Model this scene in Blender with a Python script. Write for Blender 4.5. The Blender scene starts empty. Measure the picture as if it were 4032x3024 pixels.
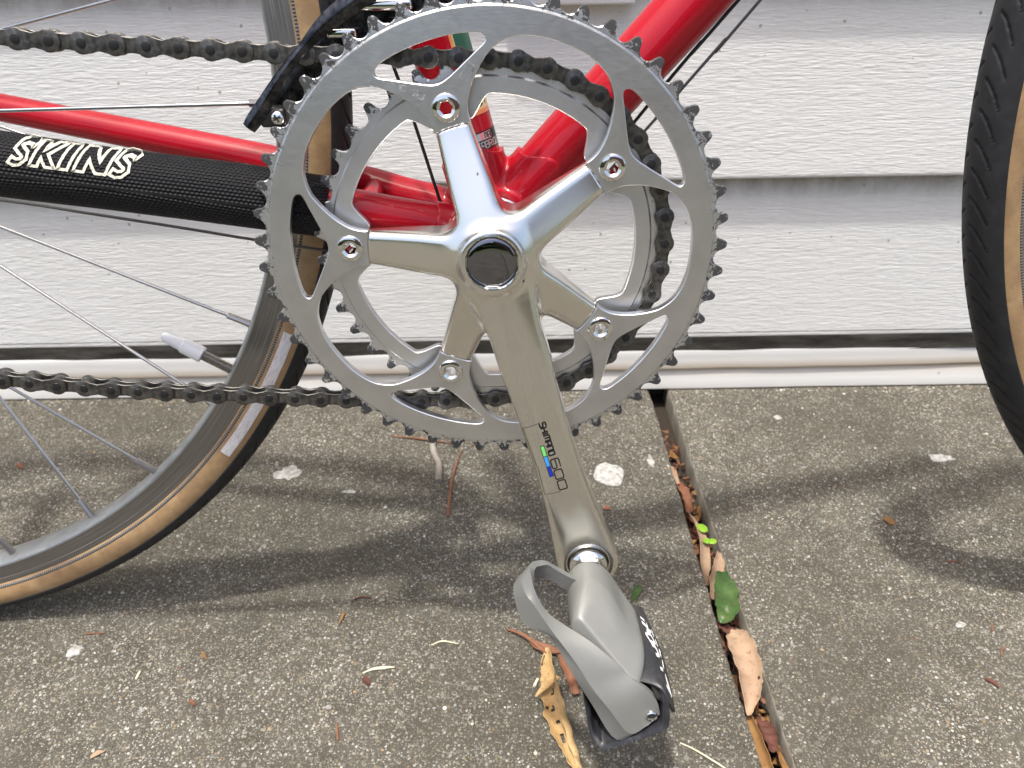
import bpy, bmesh, math, random
import numpy as np
from mathutils import Vector, Matrix, geometry
from mathutils.bvhtree import BVHTree

random.seed(7)
rng = np.random.default_rng(7)
SC = bpy.context.scene
COL = SC.collection
S = 0.001                                   # all lengths below are millimetres

# ------------------------------------------------------------------ camera
cam_d = bpy.data.cameras.new('camera')
cam = bpy.data.objects.new('camera', cam_d)
COL.objects.link(cam)
R_ = ((0.99986388, -0.00864538, -0.01405286),      # right
      (-0.01649925, -0.52391458, -0.85161100),     # down
      (0.0, 0.85172693, -0.52398591))              # forward
mw = Matrix(((R_[0][0], -R_[1][0], -R_[2][0]), (R_[0][1], -R_[1][1], -R_[2][1]), (R_[0][2], -R_[1][2], -R_[2][2]))).to_4x4()
mw.translation = Vector((8.11, -335.90, 389.85)) * S
cam.matrix_world = mw
cam_d.sensor_width = 36.0
cam_d.lens = 36.0 * 3028.0 / 4032.0
cam_d.clip_start = 0.02
cam_d.clip_end = 300.0
cam_d.dof.use_dof = True
cam_d.dof.focus_distance = 0.362
cam_d.dof.aperture_fstop = 17.0
SC.camera = cam

# ------------------------------------------------------------------ light
AX, AY = 0.15, 0.16                         # shadow drift per unit of height
SUN_DIR = Vector((AX, AY, -1.0)).normalized()
sun_d = bpy.data.lights.new('sun', 'SUN')
sun_d.energy = 2.0
sun_d.angle = math.radians(2.6)
sun_d.color = (1.0, 0.985, 0.925)
sun = bpy.data.objects.new('sun', sun_d)
sun.rotation_euler = SUN_DIR.to_track_quat('-Z', 'Y').to_euler()
sun.location = (0, -1, 5)
COL.objects.link(sun)
world = bpy.data.worlds.new('World')
SC.world = world
world.use_nodes = True
wn = world.node_tree
wn.nodes.clear()
sky = wn.nodes.new('ShaderNodeTexSky')
sky.sky_type = 'NISHITA'
sky.sun_disc = False
sky.sun_elevation = math.asin(-SUN_DIR.z)
sky.sun_rotation = math.atan2(-SUN_DIR.x, -SUN_DIR.y)
sky.air_density = 1.0
sky.dust_density = 5.2
sky.ozone_density = 0.5
bg = wn.nodes.new('ShaderNodeBackground')
bg.inputs['Strength'].default_value = 0.15
wo = wn.nodes.new('ShaderNodeOutputWorld')
wn.links.new(sky.outputs[0], bg.inputs[0])
wn.links.new(bg.outputs[0], wo.inputs[0])
SC.view_settings.view_transform = 'Standard'
SC.view_settings.look = 'None'
SC.view_settings.gamma = 1.0
SC.view_settings.use_curve_mapping = False
SC.view_settings.exposure = 0.9
SC.render.engine = 'CYCLES'
SC.cycles.max_bounces = 10

# ------------------------------------------------------------------ material helpers
class NT:
    def __init__(self, name):
        self.m = bpy.data.materials.new(name)
        self.m.use_nodes = True
        self.t = self.m.node_tree
        self.t.nodes.clear()
        self.out = self.t.nodes.new('ShaderNodeOutputMaterial')
        self.b = self.t.nodes.new('ShaderNodeBsdfPrincipled')
        self.t.links.new(self.b.outputs[0], self.out.inputs[0])
        self._co = None
    def n(self, typ, **kw):
        nd = self.t.nodes.new(typ)
        for k, v in kw.items():
            setattr(nd, k, v)
        return nd
    def lk(self, a, b):
        self.t.links.new(a, b)
    def put(self, sock, v):
        if isinstance(v, bpy.types.NodeSocket):
            self.lk(v, sock)
        elif isinstance(v, (tuple, list)) and len(v) == 3 and sock.type == 'RGBA':
            sock.default_value = (*v, 1)
        else:
            sock.default_value = v
    def set(self, **kw):
        names = dict(color='Base Color', rough='Roughness', metal='Metallic', spec='Specular IOR Level', coat='Coat Weight',
                     coatr='Coat Roughness', normal='Normal', aniso='Anisotropic', trans='Transmission Weight', alpha='Alpha',
                     sss='Subsurface Weight', sheen='Sheen Weight')
        for k, v in kw.items():
            self.put(self.b.inputs[names[k]], v)
        return self
    def co(self):
        if self._co is None:
            self._co = self.n('ShaderNodeTexCoord').outputs['Object']
        return self._co
    def scaled(self, sx, sy, sz, src=None, rot=None):
        mp = self.n('ShaderNodeMapping')
        mp.inputs['Scale'].default_value = (sx, sy, sz)
        if rot:
            mp.inputs['Rotation'].default_value = rot
        self.lk(src or self.co(), mp.inputs['Vector'])
        return mp.outputs[0]
    def noise(self, scale, detail=3, rough=.55, src=None, dist=0.0, col=False):
        nd = self.n('ShaderNodeTexNoise')
        nd.inputs['Scale'].default_value = scale
        nd.inputs['Detail'].default_value = detail
        nd.inputs['Roughness'].default_value = rough
        nd.inputs['Distortion'].default_value = dist
        self.lk(src or self.co(), nd.inputs['Vector'])
        return nd.outputs['Color' if col else 'Fac']
    def voro(self, scale, src=None, feature='F1', rand=1.0):
        nd = self.n('ShaderNodeTexVoronoi', feature=feature)
        nd.inputs['Scale'].default_value = scale
        if 'Randomness' in nd.inputs:
            nd.inputs['Randomness'].default_value = rand
        self.lk(src or self.co(), nd.inputs['Vector'])
        return nd
    def ramp(self, fac, stops, interp='LINEAR'):
        nd = self.n('ShaderNodeValToRGB')
        nd.color_ramp.interpolation = interp
        e = nd.color_ramp.elements
        while len(e) < len(stops):
            e.new(0.5)
        for i, (p, c) in enumerate(stops):
            e[i].position = p
            if isinstance(c, (int, float)):
                c = (c, c, c)
            e[i].color = (*c, 1)
        self.lk(fac, nd.inputs[0])
        return nd.outputs[0]
    def math(self, op, a, b=0.0, c=None, clamp=False):
        nd = self.n('ShaderNodeMath', operation=op, use_clamp=clamp)
        self.put(nd.inputs[0], a)
        self.put(nd.inputs[1], b)
        if c is not None:
            self.put(nd.inputs[2], c)
        return nd.outputs[0]
    def mix(self, fac, a, b, blend='MIX'):
        nd = self.n('ShaderNodeMix', data_type='RGBA', blend_type=blend)
        self.put(nd.inputs['Factor'], fac)
        self.put(nd.inputs[6], a)
        self.put(nd.inputs[7], b)
        return nd.outputs[2]
    def bump(self, h, strength=.3, dist=.0005, normal=None):
        nd = self.n('ShaderNodeBump')
        nd.inputs['Strength'].default_value = strength
        nd.inputs['Distance'].default_value = dist
        self.lk(h, nd.inputs['Height'])
        if normal is not None:
            self.lk(normal, nd.inputs['Normal'])
        return nd.outputs[0]
    def attr(self, name):
        return self.n('ShaderNodeAttribute', attribute_name=name).outputs['Fac']
    def xyz(self, src=None):
        nd = self.n('ShaderNodeSeparateXYZ')
        self.lk(src or self.co(), nd.inputs[0])
        return nd.outputs
    def radius(self):
        x, y, z = self.xyz()
        return self.math('SQRT', self.math('ADD', self.math('MULTIPLY', x, x), self.math('MULTIPLY', z, z)))

MATS = {}
def simple(name, color, rough=.5, metal=0.0, **kw):
    m = NT(name)
    m.set(color=color, rough=rough, metal=metal, **kw)
    MATS[name] = m.m
    return m

def specks(m, scale, size, keep, src=None):
    """0/1 mask of scattered specks"""
    v = m.voro(scale, src)
    r = m.xyz(v.outputs['Color'])[0]
    near = m.math('LESS_THAN', v.outputs['Distance'], m.math('MULTIPLY', r, size))
    on = m.math('GREATER_THAN', m.xyz(v.outputs['Color'])[1], 1.0 - keep)
    return m.math('MULTIPLY', near, on)

# white vinyl siding with an embossed grain, flecks of dirt
m = NT('vinyl')
grain = m.noise(1.0, 3, .6, m.scaled(115, 300, 880))
grain2 = m.noise(1.0, 2, .5, m.scaled(50, 200, 330))
h = m.math('ADD', grain, m.math('MULTIPLY', grain2, .6))
wa = m.n('ShaderNodeVectorMath', operation='MULTIPLY_ADD')
m.lk(m.noise(900, 2, .6, col=True), wa.inputs[0]); wa.inputs[1].default_value = (.0018, .0018, .0018); m.lk(m.co(), wa.inputs[2])
wsp = wa.outputs[0]
sp = specks(m, 80, .11, .32, wsp)
sp2 = specks(m, 26, .046, .40, wsp)
dirt = m.noise(9, 4, .6)
x, y, z = m.xyz()
c = m.mix(m.math('MULTIPLY', m.ramp(dirt, [(.4, 0), (.75, 1)]), .35), (.835, .832, .80), (.745, .735, .69))
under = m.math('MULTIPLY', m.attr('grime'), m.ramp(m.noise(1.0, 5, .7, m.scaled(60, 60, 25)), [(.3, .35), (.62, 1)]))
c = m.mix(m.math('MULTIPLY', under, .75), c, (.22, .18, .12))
spu = m.math('MULTIPLY', specks(m, 130, .22, .4), m.ramp(m.attr('grime'), [(.02, 0), (.5, 1)]))
c = m.mix(m.math('MULTIPLY', m.math('MAXIMUM', m.math('MULTIPLY', sp, .8), m.math('MULTIPLY', spu, .6)), .8), c, (.16, .14, .11))
c = m.mix(m.math('MULTIPLY', sp2, .85), c, (.09, .075, .06))
m.set(color=c, rough=.42, spec=.45, normal=m.bump(h, .62, .0012))
MATS['vinyl'] = m.m
m = NT('vinyl_trim')
sp = specks(m, 60, .2, .14)
c = m.mix(m.math('MULTIPLY', m.attr('grime'), .8), (.845, .84, .81), (.40, .27, .11))
c = m.mix(m.math('MULTIPLY', sp, .55), c, (.2, .17, .13))
m.set(color=c, rough=.38, normal=m.bump(m.noise(1.0, 3, .6, m.scaled(20, 120, 140)), .12, .001))
MATS['vinyl_trim'] = m.m
m = NT('grime_and_shade')  # dirty gap tone; also stands for shade in the pin hole and screw slots
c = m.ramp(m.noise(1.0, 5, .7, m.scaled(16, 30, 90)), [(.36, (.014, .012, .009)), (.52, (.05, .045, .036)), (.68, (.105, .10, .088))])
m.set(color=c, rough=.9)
MATS['grime_and_shade'] = m.m

# exposed-aggregate concrete
m = NT('concrete')
def grains(scale, lo, src=None):
    v = m.voro(scale, src)
    rgb = m.xyz(v.outputs['Color'])
    mask = m.math('MULTIPLY', m.math('GREATER_THAN', rgb[0], lo), m.ramp(v.outputs['Distance'], [(.34, 1), (.52, 0)]))
    return v, rgb, mask
wco = m.n('ShaderNodeVectorMath', operation='ADD')
m.lk(m.co(), wco.inputs[0])
wn_ = m.n('ShaderNodeVectorMath', operation='SCALE')
m.lk(m.noise(420, 2, .5, col=True), wn_.inputs[0])
wn_.inputs['Scale'].default_value = .0016
m.lk(wn_.outputs[0], wco.inputs[1])
wv = wco.outputs[0]
v1, r1, m1 = grains(520, .34, wv)
v2, r2, m2 = grains(980, .22, wv)
v3, r3, m3 = grains(260, .90, wv)
pal = [(0.0, (.085, .075, .058)), (.25, (.16, .146, .118)), (.45, (.30, .275, .22)), (.62, (.27, .26, .24)), (.70, (.34, .255, .15)), (.76, (.40, .37, .30)), (.90, (.52, .495, .44)), (1, (.68, .67, .63))]
big = m.noise(7, 5, .62)
mid = m.noise(34, 4, .6)
base = m.ramp(mid, [(.3, (.075, .067, .052)), (.7, (.150, .137, .112))])
c = m.mix(m2, base, m.ramp(r2[1], pal))
c = m.mix(m1, c, m.ramp(r1[1], pal))
c = m.mix(m.math('MULTIPLY', m3, .5), c, m.ramp(r3[1], pal))
mould = m.ramp(m.math('ADD', m.math('MULTIPLY', big, .62), m.math('MULTIPLY', m.noise(90, 5, .7), .38)), [(.40, 0), (.60, 1)])
c = m.mix(m.math('MULTIPLY', mould, .6), c, (.070, .063, .047))
c = m.mix(1.0, c, (.84, .845, .83), 'MULTIPLY')
hh = m.math('ADD', m.math('MULTIPLY', m1, .6), m.math('ADD', m.math('MULTIPLY', m2, .4), m.math('MULTIPLY', m.noise(500, 3, .6), .6)))
m.set(color=c, rough=.88, spec=.35, normal=m.bump(hh, .75, .0008))
MATS['concrete'] = m.m
m = NT('concrete_side')
c = m.ramp(m.noise(70, 6, .7), [(.3, (.15, .135, .105)), (.7, (.34, .31, .25))])
m.set(color=c, rough=.95, normal=m.bump(m.noise(300, 4, .6), .5, .001))
MATS['concrete_side'] = m.m
simple('soil', (.03, .022, .015), .95)
m = NT('lime_splash')
c = m.ramp(m.noise(250, 5, .7), [(.32, (.20, .19, .165)), (.5, (.42, .41, .385)), (.66, (.58, .57, .54))])
m.set(color=c, rough=.9, normal=m.bump(m.noise(500, 4, .7), .6, .0006))
MATS['lime_splash'] = m.m
m = NT('lawn')
m.set(color=m.ramp(m.noise(6, 5, .7), [(.3, (.05, .07, .02)), (.7, (.10, .11, .04))]), rough=.95)
MATS['lawn'] = m.m

# metals
def grime_metal(name, base, rough, brush, dirt_lo, dirt_hi, dark=(.030, .029, .028), rmin=None, rmax=None, cover=.5, aniso=.0, tex=1.0):
    m = NT(name)
    br = m.noise(1.0, 2, .5, m.scaled(*brush))
    bl = m.noise(60, 4, .6)
    c = m.mix(m.ramp(bl, [(.3, 0), (.7, 1)]), base, tuple(v * .86 for v in base))
    sp = m.ramp(m.noise(520, 4, .7, dist=.4), [(dirt_lo, 0), (dirt_hi, 1)])
    if rmin is not None:
        r = m.radius()
        edge = m.n('ShaderNodeMapRange')
        m.lk(r, edge.inputs[0])
        edge.inputs[1].default_value = rmin
        edge.inputs[2].default_value = rmax
        edge.inputs[3].default_value = 0.0
        edge.inputs[4].default_value = .34
        f = m.math('ADD', m.noise(330, 5, .72, dist=.5), edge.outputs[0])
        sp2 = m.ramp(f, [(.71, 0), (.765, 1)])
        sp = m.math('MAXIMUM', sp, sp2)
    sp = m.math('MULTIPLY', sp, cover)
    c = m.mix(sp, c, dark)
    ro = m.math('ADD', m.math('ADD', m.math('MULTIPLY', m.math('SUBTRACT', br, .5), .14 * tex), rough), m.math('MULTIPLY', sp, .35))
    scr = m.noise(1.0, 2, .5, m.scaled(900, 900, 60, rot=(0, .6, 0)))
    m.set(color=c, rough=ro, metal=m.math('SUBTRACT', 1.0, m.math('MULTIPLY', sp, .75)), aniso=aniso,
          normal=m.bump(m.math('ADD', br, m.math('MULTIPLY', scr, .6)), .035 * tex, .0004))
    MATS[name] = m.m
    return m
grime_metal('ring_alloy', (.76, .765, .77), .35, (300, 300, 1500), .735, .78, rmin=.0985, rmax=.1060, cover=.95)
grime_metal('small_ring_alloy', (.80, .80, .80), .38, (300, 300, 1500), .77, .80, rmin=.0745, rmax=.0815, cover=.9)
m = NT('crank_alloy')
nick = m.math('MULTIPLY', specks(m, 210, .16, .10, m.scaled(1, 1, .6)), .8)
rub = m.ramp(m.noise(26, 3, .6), [(.45, 0), (.7, 1)])
sc1 = m.ramp(m.noise(1.0, 3, .6, m.scaled(1500, 1500, 45, rot=(0, .5, 0))), [(.62, 0), (.70, 1)])
c = m.mix(m.math('MULTIPLY', m.ramp(m.noise(22, 2, .5), [(.35, 0), (.65, 1)]), .5), (.83, .815, .765), (.79, .765, .70))
c = m.mix(nick, c, (.05, .048, .045))
m.set(color=c, rough=m.math('ADD', m.math('ADD', .215, m.math('MULTIPLY', nick, .3)), m.math('MULTIPLY', m.math('MULTIPLY', sc1, rub), .12)), metal=1.0)
MATS['crank_alloy'] = m.m
simple('chrome', (.80, .79, .77), .07, 1.0)
simple('cap_chrome', (.22, .22, .24), .035, 1.0)  # dark base colour stands in for the dark reflection of an unmodelled person
m = NT('smoked_chrome')
c = m.ramp(m.noise(160, 5, .7), [(.40, (.025, .026, .030)), (.60, (.10, .10, .105)), (.75, (.20, .19, .17))])
m.set(color=c, rough=m.ramp(m.noise(200, 4, .6), [(.4, .10), (.7, .35)]), metal=.9)
MATS['smoked_chrome'] = m.m
simple('dark_steel', (.06, .058, .055), .4, .8)
m = NT('chain_steel')
c = m.ramp(m.noise(260, 4, .65), [(.32, (.050, .048, .045)), (.52, (.115, .110, .102)), (.64, (.16, .15, .13)), (.75, (.23, .205, .16))])
m.set(color=c, rough=m.ramp(m.noise(300, 3, .6), [(.3, .28), (.7, .55)]), metal=.75, normal=m.bump(m.noise(500, 3, .6), .06, .0004))
MATS['chain_steel'] = m.m
simple('rivet_steel', (.045, .044, .044), .42, .7)
m = NT('rim_alloy')
ra = m.math('MULTIPLY', m.attr('prof'), 1.0)
st = m.noise(1.0, 3, .6, m.n('ShaderNodeCombineXYZ').outputs[0])
cx = m.t.nodes[-1] if False else None
comb = m.n('ShaderNodeCombineXYZ')
m.lk(m.attr('prof'), comb.inputs[0])
m.lk(m.math('MULTIPLY', m.attr('arc'), .006), comb.inputs[1])
st = m.noise(2.6, 4, .65, comb.outputs[0])
side = m.attr('brake')
c = m.mix(side, m.ramp(m.noise(90, 4, .6), [(.35, (.33, .345, .35)), (.65, (.46, .475, .475))]), m.ramp(st, [(.3, (.16, .148, .135)), (.55, (.29, .275, .255)), (.75, (.42, .40, .37))]))
m.set(color=c, rough=m.ramp(st, [(.3, .28), (.7, .45)]), metal=.85, normal=m.bump(st, .2, .0004))
MATS['rim_alloy'] = m.m
simple('spoke_steel', (.62, .61, .60), .2, 1.0)
simple('nipple_brass', (.42, .39, .37), .3, 1.0)
m = NT('threaded_steel')
m.set(color=(.45, .42, .38), rough=.32, metal=1.0)
MATS['threaded_steel'] = m.m
simple('white_plastic', (.80, .80, .80), .35)

# paint, rubber, cloth
m = NT('red_paint')
fl = m.noise(1200, 2, .5)
c = m.mix(m.ramp(fl, [(.4, 0), (.7, 1)]), (.42, .0025, .014), (.36, .002, .012))
m.set(color=c, rough=.45, metal=.0, coat=.6, coatr=.03, spec=.15)
MATS['red_paint'] = m.m
m = NT('tread_rubber')
dust = m.ramp(m.noise(90, 5, .7), [(.45, 0), (.8, 1)])
c = m.mix(m.math('MULTIPLY', dust, .4), (.016, .0165, .018), (.06, .06, .062))
m.set(color=c, rough=.58, spec=.4, normal=m.bump(m.noise(600, 3, .6), .1, .0003))
MATS['tread_rubber'] = m.m
m = NT('gum_rubber')
comb = m.n('ShaderNodeCombineXYZ')
m.lk(m.math('MULTIPLY', m.attr('arc'), .06), comb.inputs[0])
m.lk(m.math('MULTIPLY', m.attr('prof'), .06), comb.inputs[1])
w1 = m.n('ShaderNodeTexWave'); w1.inputs['Scale'].default_value = 9.0; w1.inputs['Distortion'].default_value = 3.0; w1.inputs['Detail'].default_value = 2.0
mp = m.n('ShaderNodeMapping'); mp.inputs['Rotation'].default_value = (0, 0, .8)
m.lk(comb.outputs[0], mp.inputs[0]); m.lk(mp.outputs[0], w1.inputs[0])
c = m.ramp(m.noise(70, 5, .65), [(.3, (.29, .18, .085)), (.55, (.42, .275, .135)), (.75, (.52, .37, .21))])
c = m.mix(m.math('MULTIPLY', w1.outputs['Fac'], .30), c, (.24, .13, .055))
c = m.mix(m.math('MULTIPLY', m.ramp(m.noise(38, 6, .75), [(.45, 0), (.62, 1)]), .45), c, (.21, .125, .065))
c = m.mix(m.math('MULTIPLY', m.ramp(m.noise(420, 4, .75), [(.62, 0), (.70, 1)]), .5), c, (.13, .075, .04))
m.set(color=c, rough=.6, normal=m.bump(w1.outputs['Fac'], .12, .0004))
MATS['gum_rubber'] = m.m
m = NT('bead_cord')
t = m.math('FRACT', m.math('DIVIDE', m.attr('arc'), 1.6))
m.set(color=m.ramp(t, [(.35, (.015, .015, .015)), (.55, (.22, .21, .19))]), rough=.7)
MATS['bead_cord'] = m.m
m = NT('strip_print')
comb = m.n('ShaderNodeCombineXYZ')
m.lk(m.attr('arc'), comb.inputs[0]); m.lk(m.attr('prof'), comb.inputs[1])
mp = m.n('ShaderNodeMapping'); mp.inputs['Rotation'].default_value = (0, 0, .9); mp.inputs['Scale'].default_value = (.12, 1.6, 1)
m.lk(comb.outputs[0], mp.inputs[0])
wear = m.noise(1.6, 4, .7, mp.outputs[0])
c = m.ramp(wear, [(.33, (.30, .22, .15)), (.47, (.62, .60, .60)), (.8, (.72, .71, .72))])
m.set(color=c, rough=.45)
MATS['strip_print'] = m.m
m = NT('woven_nylon')
u = m.math('DIVIDE', m.attr('arc'), 2.0); v = m.math('DIVIDE', m.attr('prof'), 1.6)
row = m.math('FLOOR', v)
uo = m.math('ADD', u, m.math('MULTIPLY', m.math('FRACT', m.math('MULTIPLY', row, .5)), 1.0))
du = m.math('SUBTRACT', m.math('FRACT', uo), .5); dv = m.math('SUBTRACT', m.math('FRACT', v), .5)
d2 = m.math('ADD', m.math('MULTIPLY', m.math('MULTIPLY', du, du), 1.0), m.math('MULTIPLY', m.math('MULTIPLY', dv, dv), 1.6))
hump = m.ramp(d2, [(.0, 1), (.34, 0)])
tw = m.noise(900, 2, .5)
c = m.mix(hump, (.003, .003, .004), (.010, .010, .013))
m.set(color=c, rough=.6, spec=.3, normal=m.bump(m.math('ADD', hump, m.math('MULTIPLY', tw, .25)), 1.0, .0009))
MATS['woven_nylon'] = m.m
m = NT('cream_thread')
m.set(color=m.ramp(m.noise(900, 2, .6), [(.3, (.50, .47, .36)), (.6, (.80, .77, .64))]), rough=.75, normal=m.bump(m.noise(1500, 3, .6), .8, .0007))
MATS['cream_thread'] = m.m
m = NT('strand_steel')
w = m.n('ShaderNodeTexWave'); w.inputs['Scale'].default_value = 1.0
comb = m.n('ShaderNodeCombineXYZ')
m.lk(m.math('ADD', m.math('MULTIPLY', m.attr('arc'), .45), m.math('MULTIPLY', m.attr('prof'), .4)), comb.inputs[0])
m.lk(comb.outputs[0], w.inputs[0])
m.set(color=m.ramp(w.outputs['Fac'], [(.2, (.06, .058, .055)), (.8, (.26, .25, .24))]), rough=.4, metal=.8, normal=m.bump(w.outputs['Fac'], .6, .0005))
MATS['strand_steel'] = m.m
simple('black_cable', (.012, .012, .014), .4)
m = NT('pedal_grey')
nick = m.ramp(m.noise(420, 4, .7), [(.73, 0), (.76, 1)])
c = m.mix(m.ramp(m.noise(50, 4, .6), [(.3, 0), (.7, 1)]), (.172, .173, .160), (.200, .200, .184))
c = m.mix(m.math('MULTIPLY', nick, .8), c, (.07, .07, .07))
m.set(color=c, rough=.42, spec=.5, metal=.1, normal=m.bump(m.noise(900, 2, .5), .06, .0003))
MATS['pedal_grey'] = m.m
m = NT('black_plastic')
m.set(color=m.mix(m.ramp(m.noise(180, 5, .7), [(.5, 0), (.75, 1)]), (.018, .019, .022), (.06, .06, .063)), rough=.42)
MATS['black_plastic'] = m.m
simple('pedal_cover', (.028, .027, .026), .4)
simple('white_print', (.62, .62, .62), .5)
simple('black_print', (.006, .006, .008), .35)
simple('green_print', (.20, .72, .16), .35)
simple('sky_print', (.06, .36, .86), .35)
simple('blue_print', (.008, .035, .42), .35)
simple('gold_print', (.72, .58, .30), .35)
simple('orange_print', (.75, .27, .12), .35)
simple('forest_print', (.010, .10, .06), .35)
simple('silver_print', (.55, .55, .55), .3, .5)
simple('pink_print', (.80, .25, .30), .35)
simple('engraved', (.80, .81, .82), .5, .25)

# dead leaves, twigs
def leafmat(name, a, b, spot, spots=.3, rough=.7):
    m = NT(name)
    c = m.ramp(m.noise(60, 5, .65), [(.3, a), (.7, b)])
    c = m.mix(m.math('MULTIPLY', m.ramp(m.noise(320, 4, .7), [(.56, 0), (.68, 1)]), spots), c, spot)
    m.set(color=c, rough=rough, spec=.3, normal=m.bump(m.noise(160, 4, .6), .5, .0008))
    MATS[name] = m.m
leafmat('tan_leaf', (.27, .175, .11), (.42, .295, .195), (.18, .105, .06), .7)
leafmat('straw_leaf', (.34, .21, .085), (.52, .36, .17), (.16, .08, .035), .6)
leafmat('rust_leaf', (.16, .065, .035), (.27, .125, .07), (.08, .03, .02), .5)
leafmat('amber_leaf', (.20, .10, .035), (.32, .18, .07), (.10, .045, .02), .5)
leafmat('maroon_leaf', (.075, .028, .02), (.14, .055, .038), (.04, .016, .012))
leafmat('green_leaf', (.022, .06, .012), (.07, .125, .035), (.17, .12, .045), .8, .3)
leafmat('lime_leaf', (.14, .30, .012), (.24, .42, .03), (.2, .35, .03), .1, .5)
leafmat('grey_bark', (.22, .19, .165), (.36, .32, .28), (.10, .085, .07), .5)
leafmat('straw_stalk', (.62, .58, .38), (.78, .74, .55), (.4, .35, .2), .1)
leafmat('hedge_leaf', (.018, .032, .010), (.045, .065, .02), (.01, .018, .006), .5)
m = NT('brick_wall')
bt = m.n('ShaderNodeTexBrick')
bt.inputs['Color1'].default_value = (.20, .075, .05, 1); bt.inputs['Color2'].default_value = (.13, .05, .035, 1); bt.inputs['Mortar'].default_value = (.30, .27, .24, 1)
bt.inputs['Scale'].default_value = 4.5
m.lk(m.scaled(1, 1, 1, rot=(math.pi / 2, 0, 0)), bt.inputs[0])
m.set(color=bt.outputs[0], rough=.85)
MATS['brick_wall'] = m.m
# ------------------------------------------------------------------ mesh helpers
def mesh(name, verts, faces, mats, smooth=True, sharp=35, attrs=None, fmat=None):
    me = bpy.data.meshes.new(name)
    v = np.asarray(verts, float) * S
    me.from_pydata([tuple(p) for p in v], [], [tuple(int(i) for i in f) for f in faces])
    for mm in (mats if isinstance(mats, (list, tuple)) else [mats]):
        me.materials.append(MATS[mm])
    if fmat is not None:
        me.polygons.foreach_set('material_index', np.asarray(fmat, np.int32))
    if attrs:
        for k, a in attrs.items():
            at = me.attributes.new(k, 'FLOAT', 'POINT')
            at.data.foreach_set('value', np.asarray(a, np.float32))
    me.validate()
    if smooth:
        me.polygons.foreach_set('use_smooth', np.ones(len(me.polygons), bool))
        if sharp:
            me.set_sharp_from_angle(angle=math.radians(sharp))
    me.update()
    return me

def link(name, me, parent=None, loc=None, label=None, cat=None, group=None, kind=None, mat4=None):
    o = bpy.data.objects.new(name, me)
    COL.objects.link(o)
    if parent is not None:
        o.parent = parent
    if mat4 is not None:
        o.matrix_local = mat4
    elif loc is not None:
        o.location = Vector(loc) * S
    for k, v in (('label', label), ('category', cat), ('group', group), ('kind', kind)):
        if v:
            o[k] = v
    return o

class MB:
    """collects pieces into one mesh"""
    def __init__(self):
        self.v, self.f, self.m, self.a = [], [], [], {}
        self.n = 0
    def add(self, verts, faces, mi=0, **attrs):
        verts = np.asarray(verts, float)
        self.v.append(verts)
        self.f += [tuple(int(i) + self.n for i in f) for f in faces]
        self.m += [mi] * len(faces)
        for k, a in attrs.items():
            self.a.setdefault(k, []).append((self.n, np.asarray(a, float)))
        self.n += len(verts)
        return self
    def build(self, name, mats, **kw):
        at = None
        if self.a:
            at = {}
            for k, lst in self.a.items():
                arr = np.zeros(self.n)
                for s, a in lst:
                    arr[s:s + len(a)] = a
                at[k] = arr
        return mesh(name, np.vstack(self.v), self.f, mats, fmat=self.m, attrs=at, **kw)

def frame_of(pts):
    pts = np.asarray(pts, float)
    t = np.gradient(pts, axis=0)
    t /= np.linalg.norm(t, axis=1)[:, None] + 1e-12
    n = np.zeros_like(t)
    ref = np.array([0, -1.0, 0]) if abs(t[0][1]) < .9 else np.array([1.0, 0, 0])
    for i in range(len(t)):
        r = ref - t[i] * (ref @ t[i])
        r /= np.linalg.norm(r) + 1e-12
        n[i] = r
        ref = r
    return t, n, np.cross(t, n)

def tube(pts, rad, seg=14, caps=True, ell=None):
    """swept round bar; also returns arc length and girth position (mm)"""
    pts = np.asarray(pts, float)
    k = len(pts)
    rad = np.broadcast_to(np.asarray(rad, float), (k,))
    t, n, b = frame_of(pts)
    th = np.linspace(0, 2 * np.pi, seg, endpoint=False)
    e1, e2 = ell or (1, 1)
    V = pts[:, None, :] + rad[:, None, None] * (np.cos(th)[None, :, None] * n[:, None, :] * e1 + np.sin(th)[None, :, None] * b[:, None, :] * e2)
    arc = np.concatenate([[0], np.cumsum(np.linalg.norm(np.diff(pts, axis=0), axis=1))])
    F = []
    for i in range(k - 1):
        for j in range(seg):
            F.append((i * seg + j, (i + 1) * seg + j, (i + 1) * seg + (j + 1) % seg, i * seg + (j + 1) % seg))
    if caps:
        F.append(tuple(range(seg)))
        F.append(tuple((k - 1) * seg + j for j in reversed(range(seg))))
    A = np.repeat(arc, seg)
    G = (np.broadcast_to(th[None, :], (k, seg)) * rad[:, None]).ravel()
    return V.reshape(-1, 3), F, A, G

def box(lo, hi, bev=0.0):
    (x0, y0, z0), (x1, y1, z1) = lo, hi
    if bev <= 0:
        V = [(x, y, z) for x in (x0, x1) for y in (y0, y1) for z in (z0, z1)]
        F = [(0, 1, 3, 2), (4, 6, 7, 5), (0, 4, 5, 1), (2, 3, 7, 6), (0, 2, 6, 4), (1, 5, 7, 3)]
        return V, F
    bm = bmesh.new()
    bmesh.ops.create_cube(bm, size=1.0)
    for v in bm.verts:
        v.co = Vector(((x0 + x1) / 2 + v.co.x * (x1 - x0), (y0 + y1) / 2 + v.co.y * (y1 - y0), (z0 + z1) / 2 + v.co.z * (z1 - z0)))
    bmesh.ops.bevel(bm, geom=bm.edges[:], offset=bev, segments=3, affect='EDGES', profile=.5)
    bm.verts.index_update()
    V = [tuple(v.co) for v in bm.verts]
    F = [tuple(v.index for v in f.verts) for f in bm.faces]
    bm.free()
    return V, F

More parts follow.
